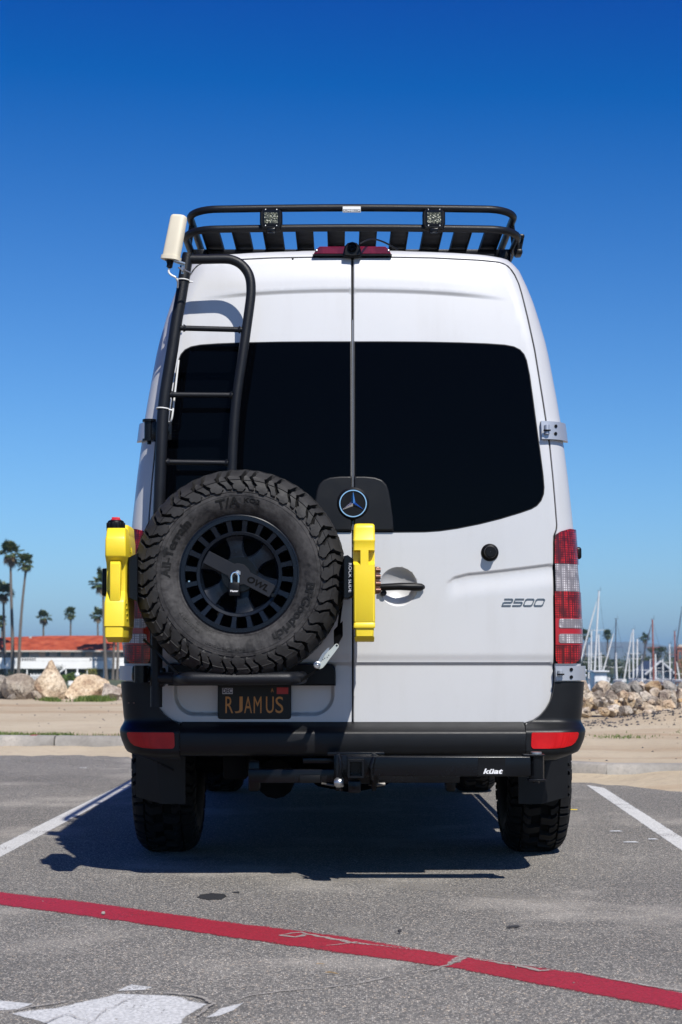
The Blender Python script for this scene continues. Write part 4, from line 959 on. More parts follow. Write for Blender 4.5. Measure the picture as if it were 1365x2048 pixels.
bit(207, 1831, .014, .3, .006, .003, 'kerb', 'pebble', 'small pale pebble on the left part of the red line', 'pebble', bend=0)
for i, (px, py, L, lab) in enumerate(((1232, 1664, .07, 'longer white paint fleck on the asphalt near the right line'), (1262, 1686, .08, 'thin white paint fleck below the longer one at the right'), (1306, 1680, .05, 'small white paint fleck next to the right parking line'), (167, 1537, .07, 'white scrap of litter on the asphalt left of the van'))):
    x, y = G(px, py); mb = MB().add([(x-L/2, y-.01, .005), (x+L/2, y-.014, .005), (x+L*.3, y+.02, .006), (x-L*.4, y+.016, .005)], [(0,1,2,3)]); tag(mb.build('paint_fleck', M['white'], loc=(x, y, 0), sharp=None), lab, 'litter')

# ================================================================ THE VAN
YD = 7.10; XC = W(706, 1315, YD)[0]
SILPX = [(850,501),(950,505),(1000,509),(1025,514),(1043,535),(1058,568),(1071,602),(1083,642),(1094,682),(1100,710),(1116,800),(1123,844),(1137,956),(1147,1050),(1152,1112),(1156,1180),(1160,1260),(1163,1330),(1163,1370),(1158,1430),(1150,1475),(1140,1500),(1122,1518)]
SIL = [W(px, py, YD + .11) for px, py in SILPX]
SZ = [p[1] for p in reversed(SIL)]; SX = [p[0] - XC for p in reversed(SIL)]
ZTOP = W(706, 499.5, YD + .12)[1]
RC = 0.11
def XS(z): return interp(z, SZ, SX)
def ZT(xl): return ZTOP - 0.012 * (abs(xl) / 0.55) ** 2
def yb(z): return YD + 0.055 * max(0, z - 1.4) ** 2 + 0.004 * max(0, 1.2 - z)
def rnd_(d, R): 
    d = max(0.0, min(R, d)); return R - sqrt(max(0.0, R*R - (R-d) ** 2))
def YB(x, z):
    xl = abs(x - XC); xs = XS(z); fl = xs - RC
    return yb(z) + .02 * min(xl, fl) ** 2 + rnd_(xs - xl, RC) + rnd_(ZT(xl) - z, .06) * .8
def P(px, py, f=YB, off=0.0):
    Y = YD
    for i in range(5): x, z = W(px, py, Y); Y = f(x, z) - off
    return x, z
def surf(xl, z, off=0.0, Y0=0.0):
    "place on the rear shell, going round the corner to the side; xl is measured along the surface"
    xs = XS(z); fl = xs - RC; s = 1 if xl >= 0 else -1; a = abs(xl)
    if a <= fl: return Vector((XC + s * a, yb(z) + .02 * a * a - off, z))
    th = (a - fl) / RC; ex = max(0, th - pi / 2); th = min(th, pi / 2)
    return Vector((XC + s * (fl + (RC + off) * sin(th)), yb(z) + .02 * fl * fl + RC * (1 - cos(th)) - off * cos(th) + ex * RC, z))
def px2a(px, py):
    "pixel on the shell to the coordinate along the surface (signed) and z"
    x, z = P(px, py, lambda a, b: min(YB(a, b), YD + RC)); xl = x - XC; s = 1 if xl > 0 else -1; xl = abs(xl); fl = XS(z) - RC
    if xl > fl: xl = fl + RC * asin(min(1, (xl - fl) / RC))
    return s * xl, z

van = thing('camper_van', 'silver white high roof camper van seen from behind, parked between two white lines', 'van', (XC, 9.5, 0))
mir = lambda pts: [(1412 - x, y) for x, y in reversed(pts)]
DOOR = [(707.6,515),(780,515),(865,516.5),(957,521),(1000,525.5),(1012,530),(1020,537),(1029,550),(1037,567),(1043,587),(1055,636),(1069,701),(1085,800),(1091.5,842),(1098.5,887),(1105.5,956),(1110,1010),(1113,1050),(1112,1060),(1107.5,1072),(1107,1085),(1107.5,1200),(1108,1330),(1108,1365),(1106,1385),(1101,1403),(1093,1418),(1082,1431),(1068,1441),(1052,1446),(1035,1447),(707.6,1447)]
DR = [P(*p) for p in DOOR]
DL = [(2 * XC - x, z) for x, z in reversed(DR)]
# perimeter ring of the body round the doors
def star(poly, n, c):
    out = []
    for k in range(n):
        a = 2 * pi * k / n; d = Vector((cos(a), sin(a))); best = 0
        for i in range(len(poly)):
            p = Vector(poly[i]) - c; q = Vector(poly[(i+1) % len(poly)]) - c; e = q - p; den = d.x * e.y - d.y * e.x
            if abs(den) < 1e-12: continue
            t = (p.x * e.y - p.y * e.x) / den; u = (p.x * d.y - p.y * d.x) / den
            if t > 0 and -1e-9 <= u <= 1 + 1e-9: best = max(best, t)
        out.append(c + d * best)
    return out
cc = Vector((XC, 1.75)); NR = 300
inner = [(x + .004 * (1 if x > XC else -1), z + (0.004 if z > 1.75 else -0.004)) for x, z in DR[:-1] if x - XC > .05] 
inn_poly = [(XC, DR[0][1] + .004)] + inner + [(XC, DR[-1][1] - .004)] + [(2*XC - x, z) for x, z in reversed(inner)]
rs = [(p[0], p[1]) for p in SIL]
zbot = W(706, 1500, 7.2)[1]
sil_s = [(XC, ZTOP)] + [(x, min(z, ZT(x - XC))) for x, z in rs if z > zbot] + [(XC + XS(zbot) * .98, zbot)]
sil_poly = [tuple(v) for v in smooth_pts([Vector(p) for p in sil_s], 4)]
sil_poly += [(2*XC - x, z) for x, z in reversed(sil_poly) if abs(x - XC) > 1e-4]
ri = star(inn_poly, NR, cc); ro = star(sil_poly, NR, cc)
rows = []
rows.append([(p.x, YB(p.x, p.y) + .05, p.y) for p in ri]); rows.append([(p.x, YB(p.x, p.y) + .004, p.y) for p in ri])
for t in [0.03, .12, .25, .4, .55, .68, .79, .88, .94, .98, 1.0]:
    row = []
    for a, b in zip(ri, ro):
        q = a.lerp(b, t); row.append((q.x, YB(q.x, q.y) if t < 1 else yb(q.y) + .02 * (XS(q.y) - RC) ** 2 + RC, q.y))
    rows.append(row)
# last ring: take roof and sides forward
yend = lambda q, Y: Y
for Y, gx in ((7.5, .004), (8.0, .016), (9.0, .03), (11.2, .03)):
    rows.append([(XC + (p.x - XC) * (1 + gx), Y, p.y + .015 * (Y > 7.6)) for p in ro])
for Y, kx, kz, zc in ((11.9, .97, .86, .7), (12.5, .93, .62, .6), (12.95, .88, .36, .55), (13.1, .8, .27, .5)):
    rows.append([(XC + (p.x - XC) * kx, Y, .55 + (p.y - .55) * kz) for p in ro])
mb = MB(); mb.grid(rows, closed=True); mb.add(rows[-1], [tuple(range(NR))])
body = mb.build('body', M['paint'], van, sharp=30)
mb = MB(); v2, f2 = patch([tuple(p) for p in ri], .12)
mb.add([(p.x, YB(p.x, p.y) + .048, p.y) for p in v2], [tuple(f) for f in f2]); mb.build('door_frame', M['paint_dark'], van)
# roof rear spoiler lip seam
# ---- door surface with its pressings
ZL = P(706, 1331)[1]; ZC = P(706, 577)[1]
CUPX, CUPZ = P(797, 1173); CUPR = .080
swp = [P(*q) for q in ((888,1182),(894,1168),(908,1158),(935,1151),(985,1146),(1040,1139.5),(1107,1131))]
swx = [p[0] - XC for p in swp]; swz = [p[1] for p in swp]
RX0, RZ0 = P(347, 1344); RX1, RZ1 = P(670, 1433)
def press(x, z, left):
    xl = x - XC; a = abs(xl); o = 0.0
    t = z - ZL
    if t >= 0.014: o += lerp(-.005, 0, sstep(.014, .050, t))
    elif t > 0: o += lerp(-.016, -.005, t / .014)
    else: o -= .016
    zc = ZC - .042 * (a / .70) ** 2.2; t = z - zc; amp = 1 - sstep(.42, .68, a)
    if t > -.020 and t < .16: o += amp * .0075 * (sstep(-.020, .0, t) - sstep(.03, .16, t))
    if swx[0] < a and not left or left and a > swx[0]:
        zs = interp(a, swx, swz); t = zs - z; amp = sstep(swx[0], swx[0] + .06, a)
        if t > -.012 and t < .10: o -= amp * .0085 * (sstep(-.012, .004, t) - sstep(.006, .095, t))
    if not left:
        d = sqrt((x - CUPX) ** 2 + (z - CUPZ) ** 2)
        if d < CUPR: o -= .040 * (1 - (d / CUPR) ** 2) ** .75
    else:
        q = max(abs(x - (RX0 + RX1) / 2) - (RX1 - RX0) / 2 + .09, 0); w = max(RZ1 + .09 - z, 0)
        d = .09 - sqrt(q * q + w * w); 
        if z < RZ0 + .03 and d > 0: o -= .030 * sstep(0, .016, d)
    return o
fR = lambda x, z: YB(x, z) - press(x, z, False)
fL = lambda x, z: YB(x, z) - press(x, z, True)
def door_extra(left):
    ex = []; s = -1 if left else 1
    for i in range(108):
        xl = .012 + i * .008
        for dz in (-.006, -.001, .001, .004, .0085, .0125, .0155, .022, .03, .038, .046, .056): ex.append((XC + s * xl, ZL + dz))
        zc = ZC - .042 * (xl / .70) ** 2.2
        for dz in (-.028, -.021, -.016, -.011, -.006, -.001, .010, .022, .032, .045, .065): ex.append((XC + s * xl, zc + dz))
        if xl > swx[0]:
            zs = interp(xl, swx, swz)
            for dz in (-.02, -.004, .002, .008, .014): ex.append((XC + s * xl, zs + dz))
    if not left:
        for r_ in (.083, .0805, .079, .076, .071, .062, .05, .035, .018):
            for k in range(44): ex.append((CUPX + r_ * cos(2*pi*k/44), CUPZ + r_ * sin(2*pi*k/44)))
    else:
        for d in (-.004, 0, .004, .008, .012, .016, .022):
            for k in range(90):
                t = k / 89; pts = [(RX0 + d, RZ0 + .02), (RX0 + d, RZ1 + .09), (RX1 - d, RZ1 + .09), (RX1 - d, RZ0 + .02)]
                if t < .2: ex.append((RX0 + d, lerp(RZ0 + .02, RZ1 + .09, t / .2)))
                elif t > .8: ex.append((RX1 - d, lerp(RZ1 + .09, RZ0 + .02, (t - .8) / .2)))
                elif t < .35: a = (t - .2) / .15 * pi/2; ex.append((RX0 + .09 - (.09 - d) * cos(a), RZ1 + .09 - (.09 - d) * sin(a)))
                elif t > .65: a = (t - .65) / .15 * pi/2; ex.append((RX1 - .09 + (.09 - d) * sin(a), RZ1 + .09 - (.09 - d) * cos(a)))
                else: ex.append((lerp(RX0 + .09, RX1 - .09, (t - .35) / .3), RZ1 + d))
    return ex
def dense(poly, step=.012): return resample(poly, step)
def densify_smooth(pts, keep=2):
    return pts
dR = dense([tuple(p) for p in DR]); dL = dense([tuple(p) for p in DL])
door_r = panel('rear_door', dR, fR, M['paint'], van, step=.022, edge=.005, skirt=.04, extra=door_extra(False))
door_l = panel('rear_door', dL, fL, M['paint'], van, step=.022, edge=.005, skirt=.04, extra=door_extra(True))
# weatherstrip between the doors
mb = MB(); 
for k, (xo) in enumerate((0,)):
    pts = [(XC + .0008, YB(XC, z) + .006, z) for z in [DR[-1][1] + .02 + i * (DR[0][1] - DR[-1][1] - .03) / 40 for i in range(41)]]
    mb.tube(pts, .0016, 6)
mb.build('weatherstrip', M['paint_dark'], van)
pts = [(XC + .0012, YB(XC, z) - .0005, z) for z in [lerp(P(706, 1060)[1], P(706, 640)[1], i / 30) for i in range(31)]]
MB().tube(pts, .0013, 6).build('seam_trim', M['silver_hinge'], van)
# windows
WIN = [(710,684),(780,684),(850,684.5),(920,686),(975,688),(1010,690.5),(1028,694),(1040,700),(1048,709),(1053,721),(1059,750),(1066,800),(1075,868),(1079.5,900),(1086,950),(1088,975),(1087,988),(1082,1001),(1074,1010.5),(1063,1017),(1040,1025),(1000,1037),(960,1047),(915,1056),(880,1061),(850,1063),(800,1063.5),(710,1063.5)]
WR = [P(*p) for p in WIN]; WL = [(2*XC - x, z) for x, z in reversed(WR)]
for door, wpoly, s in ((door_r, WR, 1), (door_l, WL, -1)):
    o = dense([tuple(p) for p in wpoly], .02)
    gk = inset(o, -.0035)
    g_ = panel('window_gasket', gk, lambda x, z: YB(x, z) - .0022, M['paint_dark'], door, step=.05, edge=.002, skirt=.012)
    w_ = panel('window', inset(o, .0005), lambda x, z: YB(x, z) - .0048, M['glass'], door, step=.035, edge=.0025, skirt=.010)
# black panel with the star
EP = [(708,953),(730,953),(750,955),(764,960),(773,969),(778,982),(782,1005),(786,1035),(788,1062),(708,1062)]
ER = [P(*p) for p in EP]; ER = [tuple(v) for v in ER]
EL = [(2*XC - x, z) for x, z in reversed(ER)]
for door, pl in ((door_r, ER), (door_l, EL)):
    panel('emblem_panel', dense(pl, .015), lambda x, z: YB(x, z) - .016, M['plastic'], door, step=.03, edge=.008, skirt=.016)
ex_, ez_ = P(706.5, 1008); yE = YB(ex_, ez_) - .017; u = YD / F
em = MB(); em.lathe([(.001, -.004), (29*u, -.004), (33*u, .002), (34*u, .010), (30*u, .012)], (ex_, yE, ez_), 'Y', 40); emo = em.build('emblem', M['black'], door_r)
em = MB(); R_ = 26.5 * u
em.lathe([(R_ + .0035, -.004), (R_ + .002, -.0085), (R_ - .002, -.0085), (R_ - .0035, -.004)], (ex_, yE, ez_), 'Y', 48)
for k in range(3):
    a = radians(90 + 120 * k); t = Vector((cos(a), 0, sin(a))); sd = Vector((-sin(a), 0, cos(a))); o_ = Vector((ex_, yE - .005, ez_))
    em.add([o_ + t * R_, o_ + sd * .0095 + t * .004, o_ - t * .007 + Vector((0, 0, 0)), o_ - sd * .0095 + t * .004, o_ + Vector((0, -.008, 0))], [(0,1,4),(0,4,3),(1,2,4),(2,3,4)])
em.build('emblem_star', M['chrome'], door_r)
# door handle
hb = MB(); pts = [P(760, 1175), P(800, 1173.5), P(830, 1174), P(843, 1174.5)]
yh = YB(CUPX, CUPZ)
hb.tube([(pts[0][0], yh - .020, pts[0][1]), (pts[1][0], yh - .028, pts[1][1]), (pts[2][0], yh - .022, pts[2][1]), (pts[3][0], yh - .016, pts[3][1]), (pts[3][0] + .008, yh - .008, pts[3][1])], [.0145, .0155, .017, .015, .010], 16)
hb.tube([(pts[2][0], yh - .02, pts[2][1]), (pts[2][0], yh + .002, pts[2][1])], .014, 12)
hb.build('handle', M['black'], door_r)
lk = MB(); lx, lz = P(768, 1186); lk.tube([(lx, yh - .02, lz), (lx, yh + .01, lz)], .012, 14); lk.build('lock_barrel', M['black'], door_r)
# rubber stop on the right door, casting a shadow
kx_, kz_ = P(980, 1105); yk_ = YB(kx_, kz_)
MB().lathe([(.001, -.046), (.020, -.046), (.0235, -.043), (.024, -.034), (.0255, -.030), (.026, -.012), (.034, -.008), (.037, -.003), (.037, .002)], (kx_, yk_, kz_), 'Y', 32).build('rubber_stop', M['black'], door_r)
# 2500
bx, bz = P(1046, 1204.5)
gw, gh, gt_ = 17.0 * YD / F, 13.0 * YD / F, .0042
def stroke(mb, pts, closed=False):
    "flat raised stroke through points in glyph units 0..1"
    P_ = [Vector((p[0] * gw + p[1] * gh * .42, p[1] * gh)) for p in pts]
    for i in range(len(P_) if closed else len(P_) - 1):
        p, q = P_[i], P_[(i+1) % len(P_)]; d = (q - p).normalized(); n_ = Vector((-d.y, d.x)) * gt_ * .5; p = p - d * gt_ * .3; q = q + d * gt_ * .3
        base = [(gx0 + v.x, bz - gh / 2 + v.y) for v in (p - n_, q - n_, q + n_, p + n_)]
        mb.add([(x, fR(x, z) - .0045 - .0002 * (i % 2), z) for x, z in base] + [(x, fR(x, z) + .001, z) for x, z in base], [(0,1,2,3),(0,4,5,1),(1,5,6,2),(2,6,7,3),(3,7,4,0)])
for k, ch in enumerate('2500'):
    gx0 = bx - 41.5 * YD / F + k * 21.3 * YD / F; mb = MB()
    if ch == '2': stroke(mb, [(0, 1), (.85, 1), (1, .85), (1, .62), (.85, .5), (.15, .5), (0, .38), (0, 0), (1, 0)])
    elif ch == '5': stroke(mb, [(1, 1), (0, 1), (0, .52), (.85, .52), (1, .4), (1, .14), (.85, 0), (0, 0)])
    else: stroke(mb, [(.15, 0), (.85, 0), (1, .15), (1, .85), (.85, 1), (.15, 1), (0, .85), (0, .15)], True)
    mb.build('model_number', M['badge'], door_r)
# small dark plug above
qx, qz = P(586, 518); MB().lathe([(.001, -.004), (.004, -.003), (.005, .001)], (qx, YB(qx, qz), qz), 'Y', 12).build('plug', M['black'], door_l)
# plate garnish
gp = [P(*p) for p in ((338,1327),(655,1327),(665,1329),(671,1336),(672,1346),(672,1371),(338,1371))]
MB().prism(gp[::-1], YB(XC-.3, .87) - .028, YB(XC-.3, .87) + .03, b=.006).build('plate_light_bar', M['black'], door_l)
# licence plate
px0, pz0 = P(436, 1438, off=-.02); px1, pz1 = P(583, 1360, off=-.02); yp = YB(px0, pz0) + .006
pl = MB().prism(rrect(px0, pz0, px1, pz1, .012), yp, yp + .012, b=.003).build('licence_plate', M['plate'], door_l)
MB().prism(rrect(px0 + .010, pz0 + .010, px1 - .010, pz1 - .006, .008), yp - .0012, yp + .001, b=.0005).build('plate_face', M['plate'], pl)
cw = (px1 - px0) / 147.0
def plate_x(px): return px0 + (px - 436) * cw
mb = MB()
for ch, cx_ in (('R', 459.5), ('J', 478.5), ('A', 497), ('M', 516), ('U', 540.5), ('S', 559.5)):
    vs, fs = text_geo(ch, .098, .0012, bold=.0, sx=.62, res=4)
    xs0 = min(v.x for v in vs); xs1 = max(v.x for v in vs); zs0 = min(v.y for v in vs); zs1 = max(v.y for v in vs)
    zlo, zhi = P(500, 1426, off=-.02)[1], P(500, 1393, off=-.02)[1]; wd_ = 15.5 * cw
    mb.add([(plate_x(cx_) + ((v.x - xs0) / (xs1 - xs0) - .5) * wd_, yp - .0025 - v.z, lerp(zlo, zhi, (v.y - zs0) / (zs1 - zs0))) for v in vs], fs)
mb.build('plate_number', M['plate_text'], pl)
def prect(x0, y0, x1, y1, Y, mat, name, par):
    a = W(x0, y1, Y); b = W(x1, y0, Y); return MB().box((a[0], Y - .001, a[1]), (b[0], Y + .0004, b[1])).build(name, M[mat], par)
prect(445, 1376, 466, 1388, yp - .002, 'sticker_white', 'month_sticker', pl); a = W(455.5, 1382, yp); add_text(MB(), 'DEC', a[0], a[1], yp - .0035, .026, .0003, bold=.0008, sx=.8).build('month_lettering', M['sticker_ink'], pl)
prect(554, 1375, 577, 1388, yp - .002, 'sticker_red', 'year_sticker', pl)
a = W(545, 1381, yp); add_text(MB(), 'A', a[0], a[1], yp - .002, .024, .0003, sx=.7).build('state_lettering', M['plate_text'], pl)
# third brake light and reversing camera
b0 = [(627,511),(633,503),(640,500),(770,500),(778,503),(783,511)]
bp = [P(*p) for p in b0]; yB_ = YB(bp[0][0], bp[0][1] - .02) - .012
MB().prism(bp[::-1], yB_, yB_ + .06, b=.004).build('brake_light', M['brake_lens'], van)
tp = [P(*p) for p in ((626,513.5),(626,511),(784,511),(784,513.5))]; MB().prism(tp[::-1], yB_ - .004, yB_ + .05).build('brake_light_base', M['black'], van)
cx_, cz_ = P(705, 498)
cam_ = MB().prism([W(a, b, yB_ - .02) for a, b in ((687,512),(688,500),(690,492),(696,485.5),(705,483),(714,485.5),(720,492),(722.5,500),(723,512),(705,514))][::-1], yB_ - .022, yB_ + .05, b=.006)
cam_ = cam_.build('reversing_camera', M['black'], van)
MB().lathe([(.020, 0), (.020, -.008), (.016, -.010), (.013, -.004), (.006, -.004), (.001, -.008)], (W(705, 497, yB_)[0], yB_ - .022, W(705, 497, yB_)[1]), 'Y', 24).build('camera_lens', M['glass'], cam_)
for px in (634, 777): a = P(px, 505); MB().lathe([(.001, -.003), (.004, -.002), (.0045, .002)], (a[0], yB_ - .001, a[1]), 'Y', 10).build('screw', M['steel'], van)
MB().tube(smooth_pts([W3(720, 488, 7.12), W3(736, 480, 7.15), W3(752, 479, 7.2), W3(772, 486, 7.26), W3(795, 499, 7.32)], 5), .004, 8).build('camera_cable', M['tube'], van)

# ---- tail lights
def shell_strip(name, s, rowsdef, mat, par, off, thick=.02, na=12, amax=None):
    "rowsdef: list of (y pixel, x pixel of the inner edge, x pixel of the outer edge)"
    mb = MB(); R0 = []; R1 = []; n = na
    for (py, xa, xb) in rowsdef:
        a0, z = px2a(xa, py); a1, _ = px2a(xb, py); r0 = []; r1 = []
        for k in range(n + 1):
            t = k / n; a = lerp(a0, a1, t); e = off
            v = surf(s * a, z, e); r0.append(v); r1.append(surf(s * a, z, e - thick))
        R0.append(r0); R1.append(r1)
    full = []
    for r0, r1 in zip(R0, R1): full.append(r0 + r1[::-1])
    mb.grid(full, closed=True); mb.add(full[0], [tuple(range(len(full[0])))]); mb.add(full[-1], [tuple(range(len(full[0])))])
    return mb.build(name, mat, par, sharp=40)
def subrows(defs, step=6):
    out = []
    for i in range(len(defs) - 1):
        a, b = defs[i], defs[i+1]; k = max(1, int(abs(b[0]-a[0]) / step))
        for j in range(k): out.append(tuple(lerp(a[q], b[q], j / k) for q in range(3)))
    out.append(defs[-1]); return out
for s in (1, -1):
    hs_ = shell_strip('tail_light', s, subrows([(1062,1128,1152),(1069,1112,1152),(1076,1109,1152),(1200,1109,1158),(1327,1109,1163)]), M['black'], van, .002, .03)
    segs = [('lens', 'lens_red', [(1058,1136,1149),(1063,1120,1149),(1068,1113,1150),(1073,1110.5,1150),(1080,1109.5,1151),(1127.5,1109,1152)], .012),
            ('lens', 'lens_clear', [(1128,1110,1150),(1140,1110.5,1151),(1182.5,1111.5,1155)], .013),
            ('lens', 'lens_red', [(1183,1109.5,1156),(1235,1110.5,1159)], .014),
            ('lens', 'lens_plain', [(1235.5,1110.5,1159),(1289.5,1111,1160.5)], .013),
            ('lens', 'lens_red', [(1290,1110.5,1160),(1312,1111,1158),(1322,1112,1153),(1327,1116,1146)], .013)]
    for nm, mt, rd, off in segs: shell_strip(nm, s, subrows(rd, 8), M[mt], hs_, off, .02, na=14)
    for y0, y1 in ((1237.5, 1256), (1267.5, 1286)):
        shell_strip('reversing_lens', s, subrows([(y0,1120,1158.5),(y0+2.5,1117,1158.8),(y1-2.5,1117,1159),(y1,1120,1159)], 4), M['lens_clear'], hs_, .0155, .01)
# ---- hinges
def hinge(s, y0, y1, xa, xb, black=False):
    root = shell_strip('hinge', s, subrows([(y0, xa, xb), (y1, xa + 2, xb + 1)], 6), M['silver_hinge'], van, .020, .018, na=16)
    ym = (y0 + y1) / 2
    for dy in (-7.5, 7.5):
        a, z = px2a(lerp(xa, xb, .52), ym + dy); v = surf(s * a, z, .021); w = surf(s * a, z, .024)
        MB().tube([v, w], .0075, 14).build('bolt_hole', M['black'], root)
    a, z0 = px2a(xa + 9, y0 + 9); _, z1 = px2a(xa + 9, y1 - 9); v = surf(s * a, z0, .026); w = surf(s * a, z1, .026)
    MB().tube([v, w], .011, 12).build('hinge_barrel', M['silver_hinge'], root)
    v2 = surf(s * (a - .012), (z0 + z1) / 2 - .004, .034); MB().bbox((v2.x - .002, v2.y - .008, v2.z - .003), (v2.x + .028, v2.y + .004, v2.z + .003), .001).build('hinge_pin', M['black'], root)
    for k, dy in ((0, -5), (1, 5)):
        a2, zz = px2a(xb - 1, ym + dy); v = surf(s * (abs(a2) + .012), zz, .016); MB().bbox((v.x - .006, v.y - .008, v.z - .006), (v.x + .007, v.y + .008, v.z + .006), .002).build('hinge_tab', M['silver_hinge'], root)
    return root
hinge(1, 843, 879, 1081, 1128); hinge(1, 1332, 1361, 1110, 1163); hinge(-1, 843, 879, 1081, 1128); hinge(-1, 1332, 1361, 1110, 1163)
# side marker knob on the right flank
sx_, sz_ = W(1156, 1107, 7.24); MB().bbox((sx_ - .03, 7.2, sz_ - .026), (sx_ + .012, 7.26, sz_ + .026), .011, 3).build('side_stop', M['black'], van)

# ---- bumper
PB = [(P(706,1444)[1], -.01), (P(706,1449)[1], .012), (P(706,1452)[1], .030), (P(706,1460)[1], .058), (P(706,1463.5)[1], .0655), (P(706,1467)[1], .068), (P(706,1485)[1], .069), (P(706,1500)[1], .066), (P(706,1507)[1], .058), (P(706,1511)[1], .040), (P(706,1513)[1], -.06)]
def boff(z): return interp(z, [p[1-1] for p in reversed(PB)], [p[1] for p in reversed(PB)])
xL = px2a(1049, 1480)[0]; rows = []
for i in range(41):
    a = lerp(-xL, xL, i / 40) * .9985; rows.append([surf(a, z, o) for z, o in PB])
bump = MB().grid(rows); bump.add(rows[0], [tuple(range(len(PB)))]); bump.add(rows[-1], [tuple(range(len(PB)))])
bumper = bump.build('bumper', M['plastic'], van, sharp=40)
edge_in = [(1364,1108.5),(1375,1107.5),(1388,1105),(1400,1101),(1410,1096.5),(1420,1090),(1430,1081.5),(1438,1072),(1443,1062),(1446,1052.5),(1452,1049.5),(1525,1049.5)]
for s in (1, -1):
    rows = []; yy = [1363,1364,1370,1380,1390,1400,1410,1420,1428,1434,1440,1444,1448,1452,1456,1460,1464,1468,1474,1480,1486,1492,1498,1504,1509,1513,1517,1520]
    for j, py in enumerate(yy):
        xa = interp(py, [e[0] for e in edge_in], [e[1] for e in edge_in]); a0, z = px2a(xa, py); aw = XS(z) - RC + RC * pi / 2
        row = []
        for k in range(25):
            t = (0, .004, .012)[k] if k < 3 else (k - 1.7) / 22.3; a = lerp(a0, aw + .25, t)
            base = lerp(.012, .016, t)
            pr = sstep(1440, 1464, py); o = base + .056 * pr * (1 - .55 * sstep(aw - .14, aw, a))
            if py <= 1363: o = -.004
            if py > 1504: o -= .0012 * (py - 1504) ** 1.35
            q = (k == 0); 
            v = surf(s * a, z, o if not q or py > 1447 else -.01)
            if a > aw: v.y += 0
            row.append(v)
        if py > 1500: 
            for k in range(25): row[k].x = XC + (row[k].x - XC) * (1 - .0009 * (py - 1500) * (k / 24))
        rows.append(row)
    cw_ = MB().grid(rows).build('bumper_corner', M['plastic'], van, sharp=50)
    rr_ = [(1463.5,1062,1134),(1466,1060,1135.5),(1475,1059.5,1133.5),(1484,1059,1129),(1490,1059,1123),(1494,1061,1112),(1495.5,1064,1100)]
    mb = MB(); full = []
    for py, xa, xb in subrows(rr_, 4):
        a0, z = px2a(xa, py); a1, _ = px2a(xb, py); A = []; B = []
        aw = XS(z) - RC + RC * pi / 2
        for k in range(13):
            a = lerp(a0, a1, k / 12); o = .0165 + .056 * (1 - .55 * sstep(aw - .14, aw, a)); A.append(surf(s*a, z, o)); B.append(surf(s*a, z, o - .012))
        full.append(A + B[::-1])
    mb.grid(full, closed=True); mb.add(full[0], [tuple(range(26))]); mb.add(full[-1], [tuple(range(26))])
    mb.build('reflector', M['reflector'], cw_, sharp=40)
for s in (1, -1): shell_strip('bumper_joint', s, subrows([(1447,1046,1052),(1500,1046,1052)], 6), M['black'], van, .006, .02)
# row of small bronze dots on the left corner
for px in (258, 268.5, 279, 289): v = W3(px, 1407, YD + .02); MB().tube([v, v + Vector((0, 0, .004))], .004, 6).build('bronze_dot', M['bronze'], van)
# ---- underbody
mb = MB()
mb.box((XC - .78, 7.25, .50), (XC + .78, 12.6, .60)); mb.build('floor_pan', M['underbody'], van)
for s in (-1, 1): MB().bbox((XC + s * .50 - .05, 7.3, .40), (XC + s * .50 + .05, 12.5, .50), .01).build('frame_rail', M['underbody'], van)
MB().lathe([(.001, -.95), (.055, -.95), (.055, -.25), (.12, -.16), (.15, 0), (.12, .16), (.055, .25), (.055, .95), (.001, .95)], (XC, 8.25, .42), 'X', 20).build('rear_axle', M['underbody'], van)
MB().tube([(XC - .35, 7.9, .36), (XC - .35, 10.5, .36)], .09, 14).build('exhaust_silencer', M['underbody'], van)
MB().bbox((XC - .80, 12.4, .22), (XC + .80, 12.9, .62), .06).build('front_valance', M['underbody'], van)
for s in (-1, 1): MB().box((XC + s * .86 - .03, 9.0, .36), (XC + s * .86 + .03, 11.3, .60)).build('sill', M['underbody'], van)
MB().bbox((XC - .55, 9.0, .30), (XC + .1, 10.6, .50), .03).build('fuel_tank', M['underbody'], van)
# side steps with slotted treads
for s in (-1, 1):
    root = MB().tube([(XC + s * .90, 8.95, .40), (XC + s * .90, 11.25, .40)], .03, 10).build('side_step', M['steel_black'], van)
    for k, (xa, wd2) in enumerate(((.80, .05), (.868, .045), (.925, .04), (.978, .035))):
        MB().box((min(XC + s * xa, XC + s * (xa + wd2)), 8.95, .425), (max(XC + s * xa, XC + s * (xa + wd2)), 11.25, .433)).build('tread_strip', M['steel_black'], root)
    mb = MB()
    for k in range(24): mb.box((XC + s * .906 - .11, 8.95 + k * .098, .4335), (XC + s * .906 + .11, 8.985 + k * .098, .440))
    mb.build('tread_rib', M['steel_black'], root)
# ---- wheels
def tyre_prof():
    return [(.228,.098),(.236,.112),(.250,.124),(.275,.136),(.300,.1425),(.322,.142),(.345,.136),(.366,.124),(.384,.108),(.396,.090),(.402,.066),(.404,.03)]
TP = tyre_prof()
full_prof = [(r_, -h) for r_, h in TP] + [(r_, h) for r_, h in reversed(TP)]
sl = [0]
k0 = 5; SP = TP[k0:] + [(.404, 0)]
for i in range(1, len(SP)): sl.append(sl[-1] + sqrt((SP[i][0]-SP[i-1][0])**2 + (SP[i][1]-SP[i-1][1])**2))
def sprof(s): 
    r_ = interp(s, sl, [p[0] for p in SP]); h = interp(s, sl, [p[1] for p in SP]); e = .006
    r2 = interp(min(s+e, sl[-1]), sl, [p[0] for p in SP]); h2 = interp(min(s+e, sl[-1]), sl, [p[1] for p in SP]); r1 = interp(max(s-e,0), sl, [p[0] for p in SP]); h1 = interp(max(s-e,0), sl, [p[1] for p in SP])
    d = Vector((r2-r1, h2-h1)).normalized(); return r_, h, Vector((-d.y, d.x))   # normal (dr, dh)
